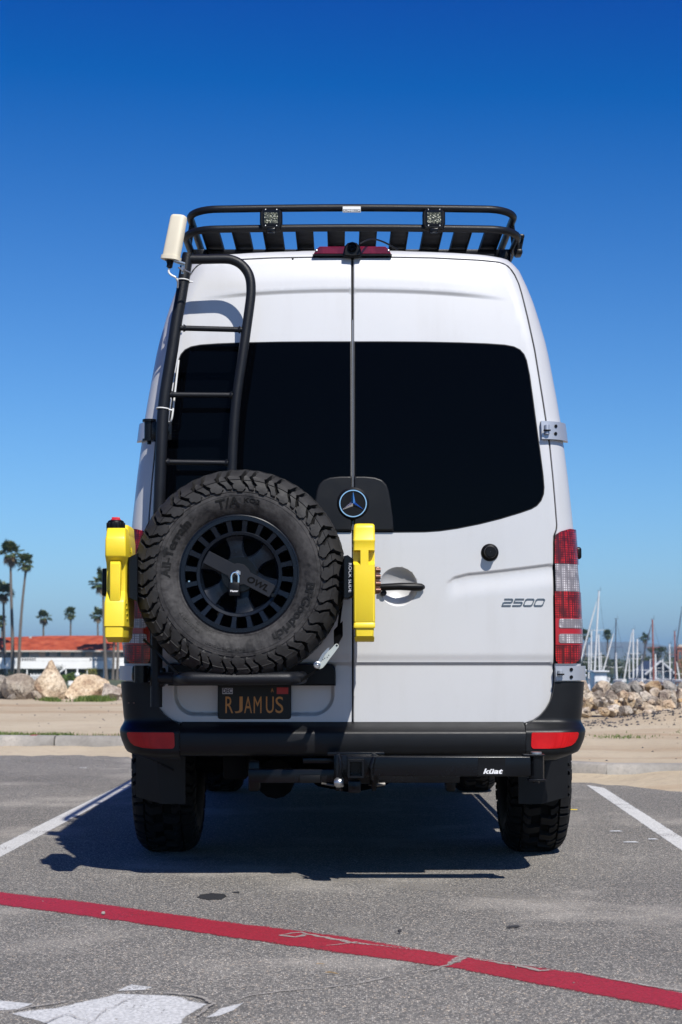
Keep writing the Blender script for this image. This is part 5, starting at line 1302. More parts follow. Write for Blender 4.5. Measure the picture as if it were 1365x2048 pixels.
def build_tyre(mb, side_only=False, N=24):
    "tyre round the origin with its axis along y"
    fp = [(r_ - (.004 if r_ > .35 else 0), h_) for r_, h_ in full_prof]; k1 = 7; mb.cm = 0; mb.lathe(fp[:k1], (0, 0, 0), 'Y', 96); mb.lathe(fp[-k1:], (0, 0, 0), 'Y', 96); mb.cm = 2; mb.lathe(fp[k1-1:len(fp)-k1+1], (0, 0, 0), 'Y', 96); mb.cm = 0
    mb.lathe([(.3235, -.1424), (.3250, -.1442), (.3265, -.1418)], (0, 0, 0), 'Y', 96)
    mb.cm = 1; smax = sl[-1]; pt = 2 * pi / N
    A = [(.000, .12, .24, .25), (.002, .08, .34, .5), (.010, .02, .40, .55), (.014, -.04, .54, .6), (.026, .00, .56, .65), (.030, .08, .50, .7), (.046, .20, .68, .8), (.0465, .20, .68, 1.0), (.060, .26, .76, 1.05), (.064, .18, .68, 1.1), (.082, .10, .62, 1.15), (.100, .04, .56, 1.15)]
    B = [(.010, .60, .72, .25), (.013, .58, .82, .5), (.024, .61, .88, .6), (.030, .68, .94, .7), (.044, .76, 1.10, .8), (.0445, .77, 1.10, 1.0), (.058, .86, 1.10, 1.1), (.064, .78, 1.04, 1.15), (.084, .72, .96, 1.15), (.100, .66, .90, 1.15)]
    Cc = [(.110, -.10, .30, 1.15), (.122, .05, .46, 1.15), (.134, .12, .52, 1.15), (smax - .002, .02, .40, 1.15)]
    D = [(.108, .44, .74, 1.15), (.124, .58, .92, 1.15), (.140, .62, .96, 1.15)]
    rr_ = random.Random(3)
    for sd in (-1, 1):
        for i in range(N):
            ph = (i + (.5 if sd > 0 else 0)) * pt
            for sh in (A, B, Cc, D):
                rows = []
                for (s_, f0, f1, hk) in sh:
                    s_ = min(s_, smax); r_, h, nn = sprof(s_)
                    if nn.x < 0 and r_ > .39: nn = -nn
                    if nn.y < 0 and r_ < .39: nn = -nn
                    hh = .0175 * hk; row = []
                    fm = (f0 + f1) / 2
                    for f, up in ((f0, 0), (f0 + .02, 1), (fm, 1), (f1 - .02, 1), (f1, 0)):
                        a = ph + (f * sd if False else f) * pt; q = hh if up else -.002
                        if f == fm: q *= .90 if s_ > .05 else 1.0
                        R__ = r_ + nn.x * q; H__ = h + nn.y * q
                        row.append(Vector((R__ * cos(a), sd * H__, R__ * sin(a))))
                    rows.append(row)
                # end walls
                def wall(s_, f0, f1):
                    r_, h, nn = sprof(max(0, min(s_, smax))); row = []
                    for f in (f0, f0 + .03, (f0+f1)/2, f1 - .03, f1):
                        a = ph + f * pt; row.append(Vector(((r_ - .003) * cos(a), sd * (h - .001), (r_ - .003) * sin(a))))
                    return row
                rows = [wall(sh[0][0] - .004, sh[0][1], sh[0][2])] + rows + [wall(sh[-1][0] + .003, sh[-1][1], sh[-1][2])]
                mb.grid(rows)
    mb.cm = 0
    return mb
tm = MB(); build_tyre(tm)
def place_tyre(name, par, c, tilt=None, mats=None, rot=0.0):
    mb = MB(); Rm = Matrix.Rotation(rot, 3, 'Y'); X = tilt or Matrix.Identity(3)
    mb.v = [X @ (Rm @ v) + Vector(c) for v in tm.v]; mb.f = list(tm.f); mb.m = list(tm.m)
    return mb.build(name, mats or [M['sidewall'], M['rubber'], M['groove']], par, sharp=22)
AX = Matrix.Rotation(pi / 2, 3, 'Z')
for (sx, Y) in ((1, 8.25), (-1, 8.25), (1, 11.9), (-1, 11.9)):
    c_ = (XC + sx * .868, Y, .4145); w_ = MB(); w_.lathe([(.001, -.02), (.08, -.03), (.10, .0), (.19, .03), (.205, .09), (.235, .10), (.235, .115), (.225, .12)], (c_[0] - 0, Y, c_[2]), 'X', 32)
    for v in w_.v: v.x = c_[0] + sx * (v.x - c_[0])
    w_.lathe([(.235, -.11), (.23, .11)], c_, 'X', 32)
    wh = w_.build('wheel', M['wheel_rim'], van)
    place_tyre('tyre', wh, c_, AX, [M['rear_rubber'], M['rear_rubber'], M['groove']], rot=rnd.random())
# mud flaps
for s in (1, -1):
    X = lambda px: s * (W(px, 1500, 7.72)[0] - XC) + XC
    Z = lambda py: W(706, py, 7.72)[1]
    mb = MB(); t = .012
    A_ = [(X(1037), 7.72, Z(1500)), (X(1098), 7.72, Z(1500)), (X(1140), 7.79, Z(1500)), (X(1037), 7.72, Z(1608)), (X(1083), 7.72, Z(1608)), (X(1139), 7.79, Z(1596))]
    mb.add(A_ + [(a, b + t, c) for a, b, c in A_], [(0,1,4,3),(1,2,5,4),(6,9,10,7),(7,10,11,8),(0,3,9,6),(3,4,10,9),(4,5,11,10),(2,8,11,5),(0,6,7,1),(1,7,8,2)])
    mb.build('mud_flap', M['plastic'], van, sharp=20)
    MB().tube([(X(1060), 7.70, Z(1540)), (X(1120), 7.74, Z(1512))], .004, 6).build('flap_bracket', M['steel_black'], van)
# hitch receiver under the bumper
def pxbox(x0, y0, x1, y1, Y0, Y1, b=.003):
    a = W(x0, y1, Y0); c_ = W(x1, y0, Y0); return MB().bbox((a[0], Y0, a[1]), (c_[0], Y1, c_[1]), b)
pxbox(497, 1539, 920, 1566, 7.05, 7.12, .004).build('tow_bar', M['steel_black'], van)
pxbox(497, 1520, 520, 1584, 7.16, 7.3, .012).build('tow_bar_bracket', M['steel_black'], van)
pxbox(893, 1550, 912, 1584, 7.16, 7.3, .010).build('tow_bar_bracket', M['steel_black'], van)
pxbox(606, 1516, 684, 1527, 7.08, 7.2, .003).build('step_bracket', M['steel_black'], van)
pxbox(668, 1509, 757, 1568, 6.96, 7.12, .006).build('hitch_receiver', M['steel_black'], van)
pxbox(655, 1504, 770, 1512, 6.98, 7.2, .004).build('receiver_plate', M['steel_black'], van)
for xa_, xb_ in ((672, 681), (744, 753)): pxbox(xa_, 1508, xb_, 1582, 6.93, 7.05, .003).build('receiver_cheek', M['steel_black'], van)
pxbox(600, 1551, 641, 1566, 7.02, 7.04, .001).build('socket_cover', M['black'], van)
MB().tube([W3(644, 1567, 7.05), W3(670, 1571, 7.03)], .0045, 8).build('safety_chain_eye', M['old_steel'], van)
MB().tube([W3(738, 1570, 7.0), W3(752, 1571, 7.01), W3(753, 1570, 7.01), W3(770, 1568, 7.02)], [.003, .004, .008, .008], 8).build('hitch_pin', M['old_steel'], van)

# ================================================================ ROOF RACK
rack = thing('x', 'x', 'x'); bpy.data.objects.remove(rack)
YR = 7.38
def rail(pts, r, name='rail'):
    return MB().tube(pts, r, 16)
zlo_ = W(706, 461, YR)[1]; zup = W(706, 421, YR + .02)[1]
def loop(xw, z, Yr, rad, Yf=11.3, zc=0.006):
    p = []; n = 8
    xl_, xr_ = XC - xw, XC + xw
    p.append((xl_, Yf, z))
    for i in range(6): p.append((xl_, lerp(Yf, Yr + rad + .05, (i+1) / 6), z))
    for k in range(n + 1): a = pi/2 * k / n; p.append((xl_ + rad - rad * cos(a), Yr + rad - rad * sin(a), z + zc * sin(a)))
    for i in range(1, 9): t = i / 9; p.append((lerp(xl_ + rad, xr_ - rad, t), Yr, z + zc + .006 * sin(pi * t)))
    for k in range(n, -1, -1): a = pi/2 * k / n; p.append((xr_ - rad + rad * cos(a), Yr + rad - rad * sin(a), z + zc * sin(a)))
    for i in range(6): p.append((xr_, lerp(Yr + rad + .05, Yf, (i+1) / 6), z))
    return p
xw_lo = W(1033, 480, YR + .2)[0] - XC; xw_up = W(1025, 440, YR + .2)[0] - XC
rk = MB().tube(loop(xw_lo, zlo_, YR, .15), .0165, 16, closed=True).build('roof_rack', M['tube'], van)
MB().tube(loop(xw_up, zup, YR + .02, .14), .0165, 16, closed=True).build('upper_rail', M['tube'], rk)
for s in (-1, 1):
    for Y in (YR + .24, 8.4, 9.5, 10.6):
        MB().tube([(XC + s * xw_up, Y, zup), (XC + s * xw_lo, Y + .04, zlo_ - .005)], .013, 12).build('upright', M['tube'], rk)
    for Y in (YR + .30, 8.6, 10.2):
        MB().bbox((XC + s * (xw_lo - .05) - .035, Y, zlo_ - .11), (XC + s * (xw_lo - .05) + .035, Y + .08, zlo_ - .01), .006).build('rack_foot', M['steel_black'], rk)
for i, pc in enumerate((427, 486.5, 549, 611, 673, 735.5, 797, 862, 921, 981)):
    x = W(pc, 485, 7.60)[0]; hw = .0375 * (1.12 if i in (2, 7) else 1)
    poly = []
    o = MB(); ch = .02
    A_ = [(x - hw + .012, YR - .005), (x + hw - .012, YR - .005), (x + hw, YR + .02), (x + hw, 11.2), (x - hw, 11.2), (x - hw, YR + .02)]
    zt_ = zlo_ + .018; n_ = 6
    o.add([(a, b, zt_) for a, b in A_] + [(a, b, zt_ - .004) for a, b in A_], [tuple(range(n_)), tuple(range(2*n_-1, n_-1, -1))] + [(k, k+n_, (k+1)%n_+n_, (k+1)%n_) for k in range(n_)])
    # folded edges
    for s in (-1, 1): o.box((x + s * hw - .0018, YR + .03, zt_ - .022), (x + s * hw + .0018, 11.2, zt_ - .001))
    o.build('slat', M['slat'], rk)
for Y in (7.74, 8.6, 9.8, 11.0):
    MB().bbox((XC - xw_lo, Y, zlo_ - .018), (XC + xw_lo, Y + .04, zlo_ + .004), .004).build('cross_bar', M['tube'], rk)
    for i in range(11):
        if Y > 8: break
# work lights
for i, (x0, x1) in enumerate(((520, 565), (846, 891))):
    Yl = YR - .035; a = W(x0, 457, Yl); b = W(x1, 418, Yl); w = b[0] - a[0]; h = b[1] - a[1]; c_ = W((x0+x1)/2, 438, Yl)
    pl_ = [(a[0] + .1*w, a[1]), (a[0] + .9*w, a[1]), (b[0], a[1] + .28*h), (b[0] - .0*w, b[1] - .15*h), (a[0] + .86*w, b[1]), (a[0] + .12*w, b[1]), (a[0], b[1] - .15*h), (a[0], a[1] + .28*h)]
    wl = MB().prism(pl_, Yl, Yl + .055, b=.005).build('work_light', M['black'], van)
    fr_ = MB().prism(rrect(a[0] + .14*w, a[1] + .17*h, b[0] - .14*w, b[1] - .06*h, .004), Yl - .004, Yl + .002, b=.002).build('light_bezel', M['steel_black'], wl)
    MB().prism(rrect(a[0] + .19*w, a[1] + .25*h, b[0] - .19*w, b[1] - .20*h, .002), Yl - .0055, Yl + .001, b=.001).build('lens', M['led'], wl)
    for r__ in range(3):
        for q in range(4):
            xx = lerp(a[0] + .25*w, b[0] - .25*w, q / 3); zz = lerp(a[1] + .33*h, b[1] - .28*h, r__ / 2)
            MB().lathe([(.001, -.003), (.0045, -.0035), (.0055, .001)], (xx, Yl - .0055, zz), 'Y', 8).build('led', M['led'], wl)
    for q in (.25, .75):
        for zz in (a[1] + .13*h, b[1] - .05*h): MB().lathe([(.001, -.003), (.003, -.002), (.003, .002)], (lerp(a[0], b[0], q), Yl - .004, zz), 'Y', 8).build('screw', M['steel'], wl)
    MB().bbox((a[0] + .32*w, Yl + .0, a[1] - .012), (a[0] + .68*w, Yl + .04, a[1] + .002), .002).build('light_bracket', M['steel_black'], wl)
# maker's plate on the upper rail
Yp = YR + .02 - .0175; a = W(686, 425, Yp); b = W(722, 413, Yp)
mp_ = MB().prism(rrect(a[0], a[1], b[0], b[1], .002), Yp - .0015, Yp + .001).build('name_plate', M['white'], rk)
mz_ = lerp(a[1], b[1], .5); MB().box((a[0] + .0015, Yp - .0022, a[1] + .0015), (b[0] - .0015, Yp - .001, mz_)).build('name_plate_band', M['black'], rk)
add_text(MB(), 'ALUMINESS.COM', (a[0]+b[0])/2, lerp(a[1], mz_, .52), Yp - .0025, .0112, .0002, bold=.0004, sx=.86).build('name_plate_lettering', M['logo_white'], rk)
# lamp bracket at the right end of the rack
mb = pxbox(1031, 480, 1041, 503, 7.62, 7.69, .006); 
mb.bbox(*((lambda a, b: ((a[0], 7.60, a[1]), (b[0], 7.68, b[1])))(W(1032, 508, 7.6), W(1046, 497, 7.6))), .008); mb.bbox(*((lambda a, b: ((a[0], 7.60, a[1]), (b[0], 7.68, b[1])))(W(1036, 476, 7.6), W(1050, 467, 7.6))), .008)
mb.tube([W3(1046, 472, 7.63), W3(1040, 502, 7.63)], .008, 8); mb.build('side_lamp_bracket', M['black'], rk)

# ================================================================ LADDER AND WHEEL CARRIER
def YL(px, py, st=.165):
    Y = 6.95
    for i in range(5):
        x, z = W(px, py, Y); Y = yb(z) + .02 * .6 - st
    return W3(px, py, Y)
lp_ = [YL(377, 509), YL(374, 522), YL(363, 590), YL(354, 640), YL(345, 700), YL(330.5, 790), YL(325, 850), YL(321.5, 940), YL(318, 1040), YL(316, 1150), YL(314, 1280), YL(313, 1414)]
lad = MB().tube(smooth_pts(lp_, 4), .0245, 18).build('ladder', M['tube'], van)
rp = [YL(378, 518.5), YL(410, 518.5), YL(450, 518), YL(468, 521), YL(484, 530), YL(496, 545), YL(501.5, 562), YL(502.5, 585), YL(500, 610), YL(493.5, 657), YL(486, 710), YL(474, 792), YL(468, 860), YL(465, 925), YL(463, 1000)]
MB().tube(smooth_pts(rp, 5), .0205, 16).build('ladder_hoop', M['tube'], lad)
for (xa, xb, ya, yb_) in ((357, 490, 656, 659.5), (333, 473, 789.5, 790.5), (325, 464, 924, 926)):
    a = YL(xa, ya); b = YL(xb, yb_); MB().tube([a, b], .0115, 12).build('rung', M['tube'], lad)
    for p_, q_, r0 in ((a, b, .026), (b, a, .022)):
        d = (q_ - p_).normalized(); MB().tube([p_ + d * (r0 - .004), p_ + d * r0, p_ + d * (r0 + .006)], [.017, .0155, .0115], 12).build('weld', M['tube'], lad)
# stand-offs to the door and the carrier frame behind the wheel
for px, py, dx in ((330, 860, 0), (318, 1352, 0)):
    a = YL(px, py); s_ = XS(a.z) ; MB().tube([a, Vector((max(a.x, XC - s_ + .06), YB(max(a.x, XC - s_ + .06), a.z) + .01, a.z))], .016, 10).build('stand_off', M['steel_black'], lad)
# black hinge clamps at the left
v = W3(299, 861, 7.02); MB().tube([v + Vector((0, 0, -.040)), v + Vector((0, 0, .040))], .021, 16).tube([v + Vector((0, 0, .036)), v + Vector((0, 0, .046))], .029, 16).tube([v + Vector((0, 0, -.046)), v + Vector((0, 0, -.036))], .029, 16).tube([v + Vector((0, 0, -.058)), v + Vector((0, 0, -.045))], .009, 8).build('hinge_clamp', M['steel_black'], van)
pxbox(303, 843, 344, 880, 7.0, 7.03, .003).build('clamp_plate', M['steel_black'], van)
pxbox(263, 1331, 302, 1363, 7.0, 7.05, .012).build('clamp_plate', M['steel_black'], van)
v = W3(283, 1348, 6.99); MB().tube([v + Vector((0, 0, -.034)), v + Vector((0, 0, .034))], .030, 16).build('hinge_clamp', M['steel_black'], van)
mb = pxbox(300, 1335, 329, 1374, 6.93, 7.0, .008); mb.build('carrier_mount', M['steel_black'], lad)
MB().tube([W3(322, 1356, 6.94), W3(370, 1357, 6.88)], .024, 14).build('carrier_arm', M['tube'], lad)
bar = smooth_pts([W3(352, 1357, 6.98), W3(362, 1357, 6.82), W3(376, 1357, 6.745), W3(400, 1357, 6.73), W3(480, 1357.5, 6.73), W3(560, 1357, 6.73), W3(583, 1357, 6.745), W3(597, 1356, 6.82), W3(604, 1355, 6.98)], 6)
MB().tube(bar, .0265, 18).build('wheel_support', M['tube'], lad)
TC = W(482, 1151, 6.83); YS = 6.83
MB().bbox((TC[0] - .06, 6.93, .95), (TC[0] + .06, 6.97, 1.5), .006).bbox((TC[0] - .42, 6.93, TC[1] - .05), (TC[0] + .48, 6.97, TC[1] + .05), .006).tube([(TC[0], 6.72, TC[1]), (TC[0], 6.95, TC[1])], .07, 20).build('carrier_frame', M['steel_black'], lad)
# can brackets either side
def brk(pts, y0, y1, name, par): return MB().prism([W(a, b, y0) for a, b in pts][::-1], y0, y1, b=.003).build(name, M['steel_black'], par)
brk([(257,1115),(276,1106),(276,1204),(257,1196)], 6.70, 6.86, 'can_bracket', lad)
rb = brk([(688,1112),(696,1110),(707,1118),(707,1192),(697,1197),(688,1197)], 6.655, 6.82, 'can_bracket', lad)
MB().bbox((W(688,1,6.8)[0], 6.80, TC[1] - .06), (W(712,1,6.8)[0], 6.93, TC[1] + .06), .004).build('can_bracket_arm', M['steel_black'], lad)
bp_ = W(700.5, 1155, 6.65); vs, fs = text_geo('ROCK SLIDE', .0165, .0003, bold=.0, sx=1.28); MB().add([(bp_[0] + v.y, 6.6515 - v.z, bp_[1] - v.x) for v in vs], fs).build('bracket_lettering', M['sticker_white'], rb)

# ================================================================ SPARE WHEEL
sw = thing('spare_wheel', 'spare off road wheel with a black alloy rim on the left rear door', 'wheel', (TC[0], YS, TC[1] - .418))
cen = Vector((TC[0], YS, TC[1])); ty = place_tyre('tyre', sw, cen, rot=.07)
def arc_text(mb, s, size, ang, r0, h=.0012, **k):
    "letters round the side wall, tops outwards, centred on that angle (degrees anticlockwise from the right)"
    vs, fs = text_geo(s, size, h, **k); out = []
    for v in vs:
        rr_ = r0 + v.y; a = radians(ang) - v.x / r0; hh = interp(rr_, [p[0] for p in TP[:9]], [p[1] for p in TP[:9]])
        out.append((cen.x + rr_ * cos(a), cen.y - hh - .0006 - v.z, cen.z + rr_ * sin(a)))
    mb.add(out, fs)
for args, kw in ((('All-Terrain', .047, 158, .285), dict(bold=.0012, sx=1.18, h=.0022)), (('T/A', .047, 99, .285), dict(bold=.0012, sx=1.25, h=.0022)), (('KO2', .024, 80, .293), dict(sx=1.4, h=.0015)),
                 (('BFGoodrich', .047, -34, .285), dict(bold=.0014, sx=1.18, h=.0022)), (('Baja Champion', .020, -100, .300), dict(sx=1.35, h=.001)), (('LT285/70R17', .019, 226, .272), dict(sx=1.15, h=.001)), (('LOAD RANGE', .011, 238, .250), dict(sx=1.2, h=.0008))):
    mb = MB(); arc_text(mb, *args, **kw); mb.build('tyre_lettering', M['letter'], sw)
# fine rings on the side wall
mb = MB()
for r_ in (.2445, .310): 
    hh = interp(r_, [p[0] for p in TP], [p[1] for p in TP]); mb.lathe([(r_ - .0008, -hh + .001), (r_, -hh - .0014), (r_ + .0008, -hh + .001)], cen, 'Y', 96)
mb.build('side_wall_rib', M['sidewall'], sw)
# alloy rim
YF = -.105      # front of the rim, from the wheel centre
def ringpart(r0, r1, y0, y1, n=100, ch=.002):
    mb = MB(); mb.lathe([(r0, y1), (r0, y0 + ch), (r0 + ch, y0), (r1 - ch, y0), (r1, y0 + ch), (r1, y1)], cen, 'Y', n); return mb
rim = ringpart(.214, .2325, YF - .010, YF + .15)
rim.lathe([(.2325, YF - .010), (.238, YF - .008), (.238, YF + .01), (.23, YF + .02)], cen, 'Y', 100)
rim.lathe([(.1555, YF + .05), (.1555, YF + .0045), (.157, YF + .002), (.1675, YF - .001), (.170, YF + .001), (.170, YF + .05)], cen, 'Y', 100)
NWIN = 20
for k in range(NWIN):
    a = 2 * pi * (k + .5) / NWIN + radians(3); ca, sa = cos(a), sin(a)
    def q(r_, t, y): return cen + Vector((r_ * ca - t * sa, y, r_ * sa + t * ca))
    w0, w1 = .0105, .0125; yf0, yf1 = YF + .0015, YF - .0065
    vs = []
    for (r_, w, yf) in ((.166, w0, yf0), (.190, w0 * .95, lerp(yf0, yf1, .5)), (.2155, w1, yf1)):
        vs += [q(r_, -w - .003, YF + .045), q(r_, -w, yf + .003), q(r_, -w + .002, yf), q(r_, w - .002, yf), q(r_, w, yf + .003), q(r_, w + .003, YF + .045)]
    rim.add(vs, [(i * 6 + j, i * 6 + j + 1, (i+1) * 6 + j + 1, (i+1) * 6 + j) for i in range(2) for j in range(5)])
# dish between ring and hub
rim.lathe([(.1555, YF + .006), (.150, YF + .022), (.146, YF + .034)], cen, 'Y', 100)
# hub
rim.lathe([(.0755, YF + .06), (.0755, YF + .024), (.073, YF + .021), (.052, YF + .020), (.050, YF + .03)], cen, 'Y', 60)
for k in range(6):
    a = radians(98 + 60 * k); ca, sa = cos(a), sin(a)
    def q(r_, t, y): return cen + Vector((r_ * ca - t * sa, y, r_ * sa + t * ca))
    st_ = [(.066, .030, YF + .022), (.090, .0225, YF + .020), (.112, .0235, YF + .018), (.134, .030, YF + .020), (.1535, .037, YF + .012)]
    vs = []
    for r_, w, y in st_: vs += [q(r_, -w - .011, YF + .062), q(r_, -w - .006, y + .010), q(r_, -w, y + .0015), q(r_, -w * .45, y), q(r_, w * .45, y), q(r_, w, y + .0015), q(r_, w + .006, y + .010), q(r_, w + .011, YF + .062)]
    rim.add(vs, [(i * 8 + j, i * 8 + j + 1, (i+1) * 8 + j + 1, (i+1) * 8 + j) for i in range(len(st_)-1) for j in range(7)])
rim_o = rim.build('rim', M['rim'], sw, sharp=28)
MB().lathe([(.230, YF + .05), (.20, YF + .07), (.165, YF + .075), (.10, YF + .075), (.04, YF + .072)], cen, 'Y', 60).build('rim_barrel', M['rim_dark'], sw)
for k in range(6):
    a = radians(68 + 60 * k); p_ = cen + Vector((.0625 * cos(a), YF + .019, .0625 * sin(a)))
    MB().lathe([(.011, 0), (.0105, -.001), (.008, -.001), (.0075, .012), (.001, .012)], p_, 'Y', 16).build('lug_hole', M['rim_dark'], rim_o)
MB().tube([cen + Vector((-.196, YF + .03, -.028)), cen + Vector((-.199, YF + .008, -.028))], .004, 8).build('valve_stem', M['chrome'], rim_o)
MB().lathe([(.001, YF + .02), (.044, YF + .02), (.047, YF + .013), (.042, YF + .005), (.038, YF + .004), (.036, YF + .012), (.001, YF + .012)], cen, 'Y', 40).build('hub_ring', M['bronze'] if False else M['steel_black'], rim_o)
# locking bar with its lettering
ba = atan((1105 - 1200) / (555 - 415) * 1.0); c0 = cen + Vector((0, YF - .008, 0))
dx_ = Vector((cos(radians(-27.5)), 0, sin(radians(-27.5)))); dz_ = Vector((sin(radians(27.5)), 0, cos(radians(27.5))))
pl_ = []
hw = .0265
outl = [(-.148, -hw), (-.036, -hw), (-.024, -.036), (0, -.042), (.024, -.036), (.036, -hw), (.145, -hw), (.149, -hw + .004), (.149, hw - .004), (.145, hw), (.036, hw), (.024, .036), (0, .042), (-.024, .036), (-.036, hw), (-.148, hw)]
poly = [(cen.x + (dx_ * a + dz_ * b).x, cen.z + (dx_ * a + dz_ * b).z) for a, b in outl]
lb = MB().prism(poly, cen.y + YF - .012, cen.y + YF - .004, b=.0012).build('locking_bar', M['bar'], sw)
vs, fs = text_geo('OWL', .034, .0004, bold=.0012, sx=1.15, shear=.15)
MB().add([tuple(cen + dx_ * (.082 + v.x) + dz_ * v.y + Vector((0, YF - .0128 - v.z, 0))) for v in vs], fs).build('bar_lettering', M['rim_dark'], lb)
pb = cen + dx_ * .158 + dz_ * -.012; MB().tube([pb + Vector((0, YF - .014, 0)), pb + Vector((0, YF + .01, 0))], .0085, 6).build('bar_bolt', M['steel_black'], lb)
hn = cen + Vector((-.004, 0, .004)); MB().tube([hn + Vector((0, YF - .022, 0)), hn + Vector((0, YF - .012, 0))], .0115, 6).build('centre_nut', M['steel'], lb)
# padlock
yq = cen.y + YF - .030; pa = W(458.5, 1192, yq); pb_ = W(480, 1165, yq)
pk = thing('padlock', 'black padlock with a steel shackle hanging at the centre of the spare wheel', 'padlock', ((pa[0]+pb_[0])/2, yq, pa[1]))
MB().bbox((pa[0], yq - .011, pa[1]), (pb_[0], yq + .011, pb_[1]), .003).build('lock_body', M['black'], pk)
s1 = W(463.5, 1167, yq); s2 = W(477.5, 1167, yq); t1 = W(463.5, 1153, yq); t2 = W(477.5, 1153, yq); tt = W(470.5, 1145, yq)
MB().tube(smooth_pts([(s1[0], yq, s1[1]), (t1[0], yq, t1[1]), (lerp(t1[0], tt[0], .35), yq, lerp(t1[1], tt[1], .75)), (tt[0], yq, tt[1]), (lerp(t2[0], tt[0], .35), yq, lerp(t2[1], tt[1], .75)), (t2[0], yq, t2[1]), (s2[0], yq, s2[1])], 4), .0042, 10).build('shackle', M['chrome'], pk)
add_text(MB(), 'Master', (pa[0]+pb_[0])/2, lerp(pa[1], pb_[1], .36), yq - .0116, .0105, .0002, bold=.0004, sx=1.05).build('lock_lettering', M['logo_white'], pk)
MB().box((pa[0] + .004, yq - .0114, pa[1] + .006), (pb_[0] - .004, yq - .0112, pa[1] + .009)).build('lock_label', M['steel_black'], pk)
# strap holding the wheel, with its ratchet
st = thing('ratchet_strap', 'black strap under the spare wheel with a bright steel ratchet lever', 'strap', tuple(W3(655, 1320, 6.75)))
mb = MB()
def ribbon(mb, pts, w, th=.003):
    pts = [Vector(p) for p in pts]; rows = []
    for i, p_ in enumerate(pts):
        rows.append([p_ + Vector((0, -w, 0)), p_ + Vector((0, w, 0)), p_ + Vector((th, w, th)), p_ + Vector((th, -w, th))])
    mb.grid(rows, closed=True); mb.add(rows[0], [(0,1,2,3)]); mb.add(rows[-1], [(3,2,1,0)])
ribbon(mb, [W3(592, 1371, 6.80), W3(616, 1356, 6.78), W3(640, 1338, 6.76), W3(656, 1312, 6.74), W3(668, 1290, 6.76), W3(668, 1260, 6.84)], .018, .036); ribbon(mb, [W3(674, 1262, 6.84), W3(678, 1230, 6.86), W3(684, 1190, 6.9)], .015, .012); mb.build('webbing', M['black'], st); mb = MB(); ribbon(mb, [W3(371, 1362, 6.80), W3(345, 1340, 6.78), W3(312, 1305, 6.80), W3(286, 1280, 6.83)], .010, .006)
mb.build('webbing', M['black'], st)
def slab(pts, Y, th, mat, name, par): return MB().prism([W(a, b, Y) for a, b in pts][::-1], Y, Y + th, b=.0012).build(name, M[mat], par)
slab([(655,1296),(660,1294),(658,1304),(650,1316),(641,1327),(636,1322),(644,1308)], 6.712, .008, 'steel', 'ratchet_frame', st)
lv = slab([(671,1288),(675,1287.5),(678,1290),(678,1294),(668,1308),(660,1318),(652,1329),(646,1336),(640,1338.5),(633,1337),(629,1333),(629,1327),(634,1323),(643,1324),(650,1310),(657,1302),(663,1297)], 6.70, .006, 'steel_white', 'ratchet_lever', st)
v = W3(635, 1330, 6.698); MB().lathe([(.013, .002), (.014, -.004), (.0105, -.006), (.009, 0), (.004, -.001), (.001, -.003)], v, 'Y', 20).build('ratchet_wheel', M['steel'], st)
for a_, b_ in ((674, 1291), (646.5, 1319), (650, 1316.5), (655, 1314.5), (658, 1310.5)): v = W3(a_, b_, 6.6995); MB().lathe([(.0042 if a_ > 670 else .0022, -.0008), (.001, -.0008)], v, 'Y', 10).build('lever_hole', M['black'], st)

# ================================================================ FUEL CANS
def can_section(cx, w, y0, y1, r=.010, n=4):
    out = []
    for sx, sy, a0 in ((1, 1, 0), (-1, 1, 90), (-1, -1, 180), (1, -1, 270)):
        for k in range(n + 1):
            a = radians(a0 + 90 * k / n); out.append((cx + sx * (w/2 - r) + r * cos(a), (y1 - r if sy > 0 else y0 + r) + r * sin(a)))
    return out
def can_loft(rows, name, par, mat='yellow'):
    mb = MB(); g = [[(x, y, z) for x, y in can_section(c, w, y0, y1, min(r, w*.45, (y1-y0)*.45))] for (z, c, w, y0, y1, r) in rows]; n = len(g[0])
    mb.grid(g, closed=True); mb.add(g[0], [tuple(range(n))]); mb.add(g[-1], [tuple(range(n))]); return mb.build(name, M[mat], par, sharp=38)
YC0, YC1 = 6.62, 6.94
def cr(py, xa, xb, dy=0.0, dy1=0.0, r=.009):
    Y = YC0 + dy; a = W(xa, py, Y); b = W(xb, py, Y); return (a[1], (a[0]+b[0])/2, b[0]-a[0], Y, YC1 - dy1, r)
c1 = thing('fuel_can', 'yellow fuel can with black and red cap, left of the spare wheel', 'fuel can', (W(232, 1280, 6.78)[0], 6.78, W(232, 1284, 6.78)[1]), 'yellow fuel cans on the wheel carrier')
rows = [cr(1284,216,246,.10,.02,.006), cr(1275,211.5,247,.03,.01,.006), cr(1274,209.5,246,.006,.01), cr(1254,209,247,.004), cr(1252,207.5,249,0), cr(1250,207.5,249,0), cr(1205,208.5,250,0), cr(1199,210,250.5,.006), cr(1187,212.5,251,.035), cr(1182,213,251,.045), cr(1132,213,251.5,.045), cr(1126,212.5,251.5,.040), cr(1114,210.5,252,.004), cr(1110,210,252,0), cr(1078,210.5,252,0), cr(1072,212,251.5,.006), cr(1060,213.5,251,.03,.0), cr(1056,214.5,250.5,.04,.01)]
cb = can_loft(rows, 'can_body', c1)
z1_ = rows[-1][0]; 
can_loft([(z1_ - .02, rows[-1][1] + .004, .072, 6.74, 6.94, .012), (z1_ + .012, rows[-1][1] + .004, .070, 6.745, 6.935, .014), (z1_ + .020, rows[-1][1] + .004, .058, 6.76, 6.92, .014)], 'can_shoulder', c1)
can_loft([cr(1203,219.5,241,.004,.29,.004), cr(1199,219.5,241,.0,.29,.005), cr(1160,219.5,241.2,.0,.28,.006), cr(1128,220,241.5,.002,.28,.006), cr(1123,220.5,241,.012,.27,.005)], 'can_handle', c1)
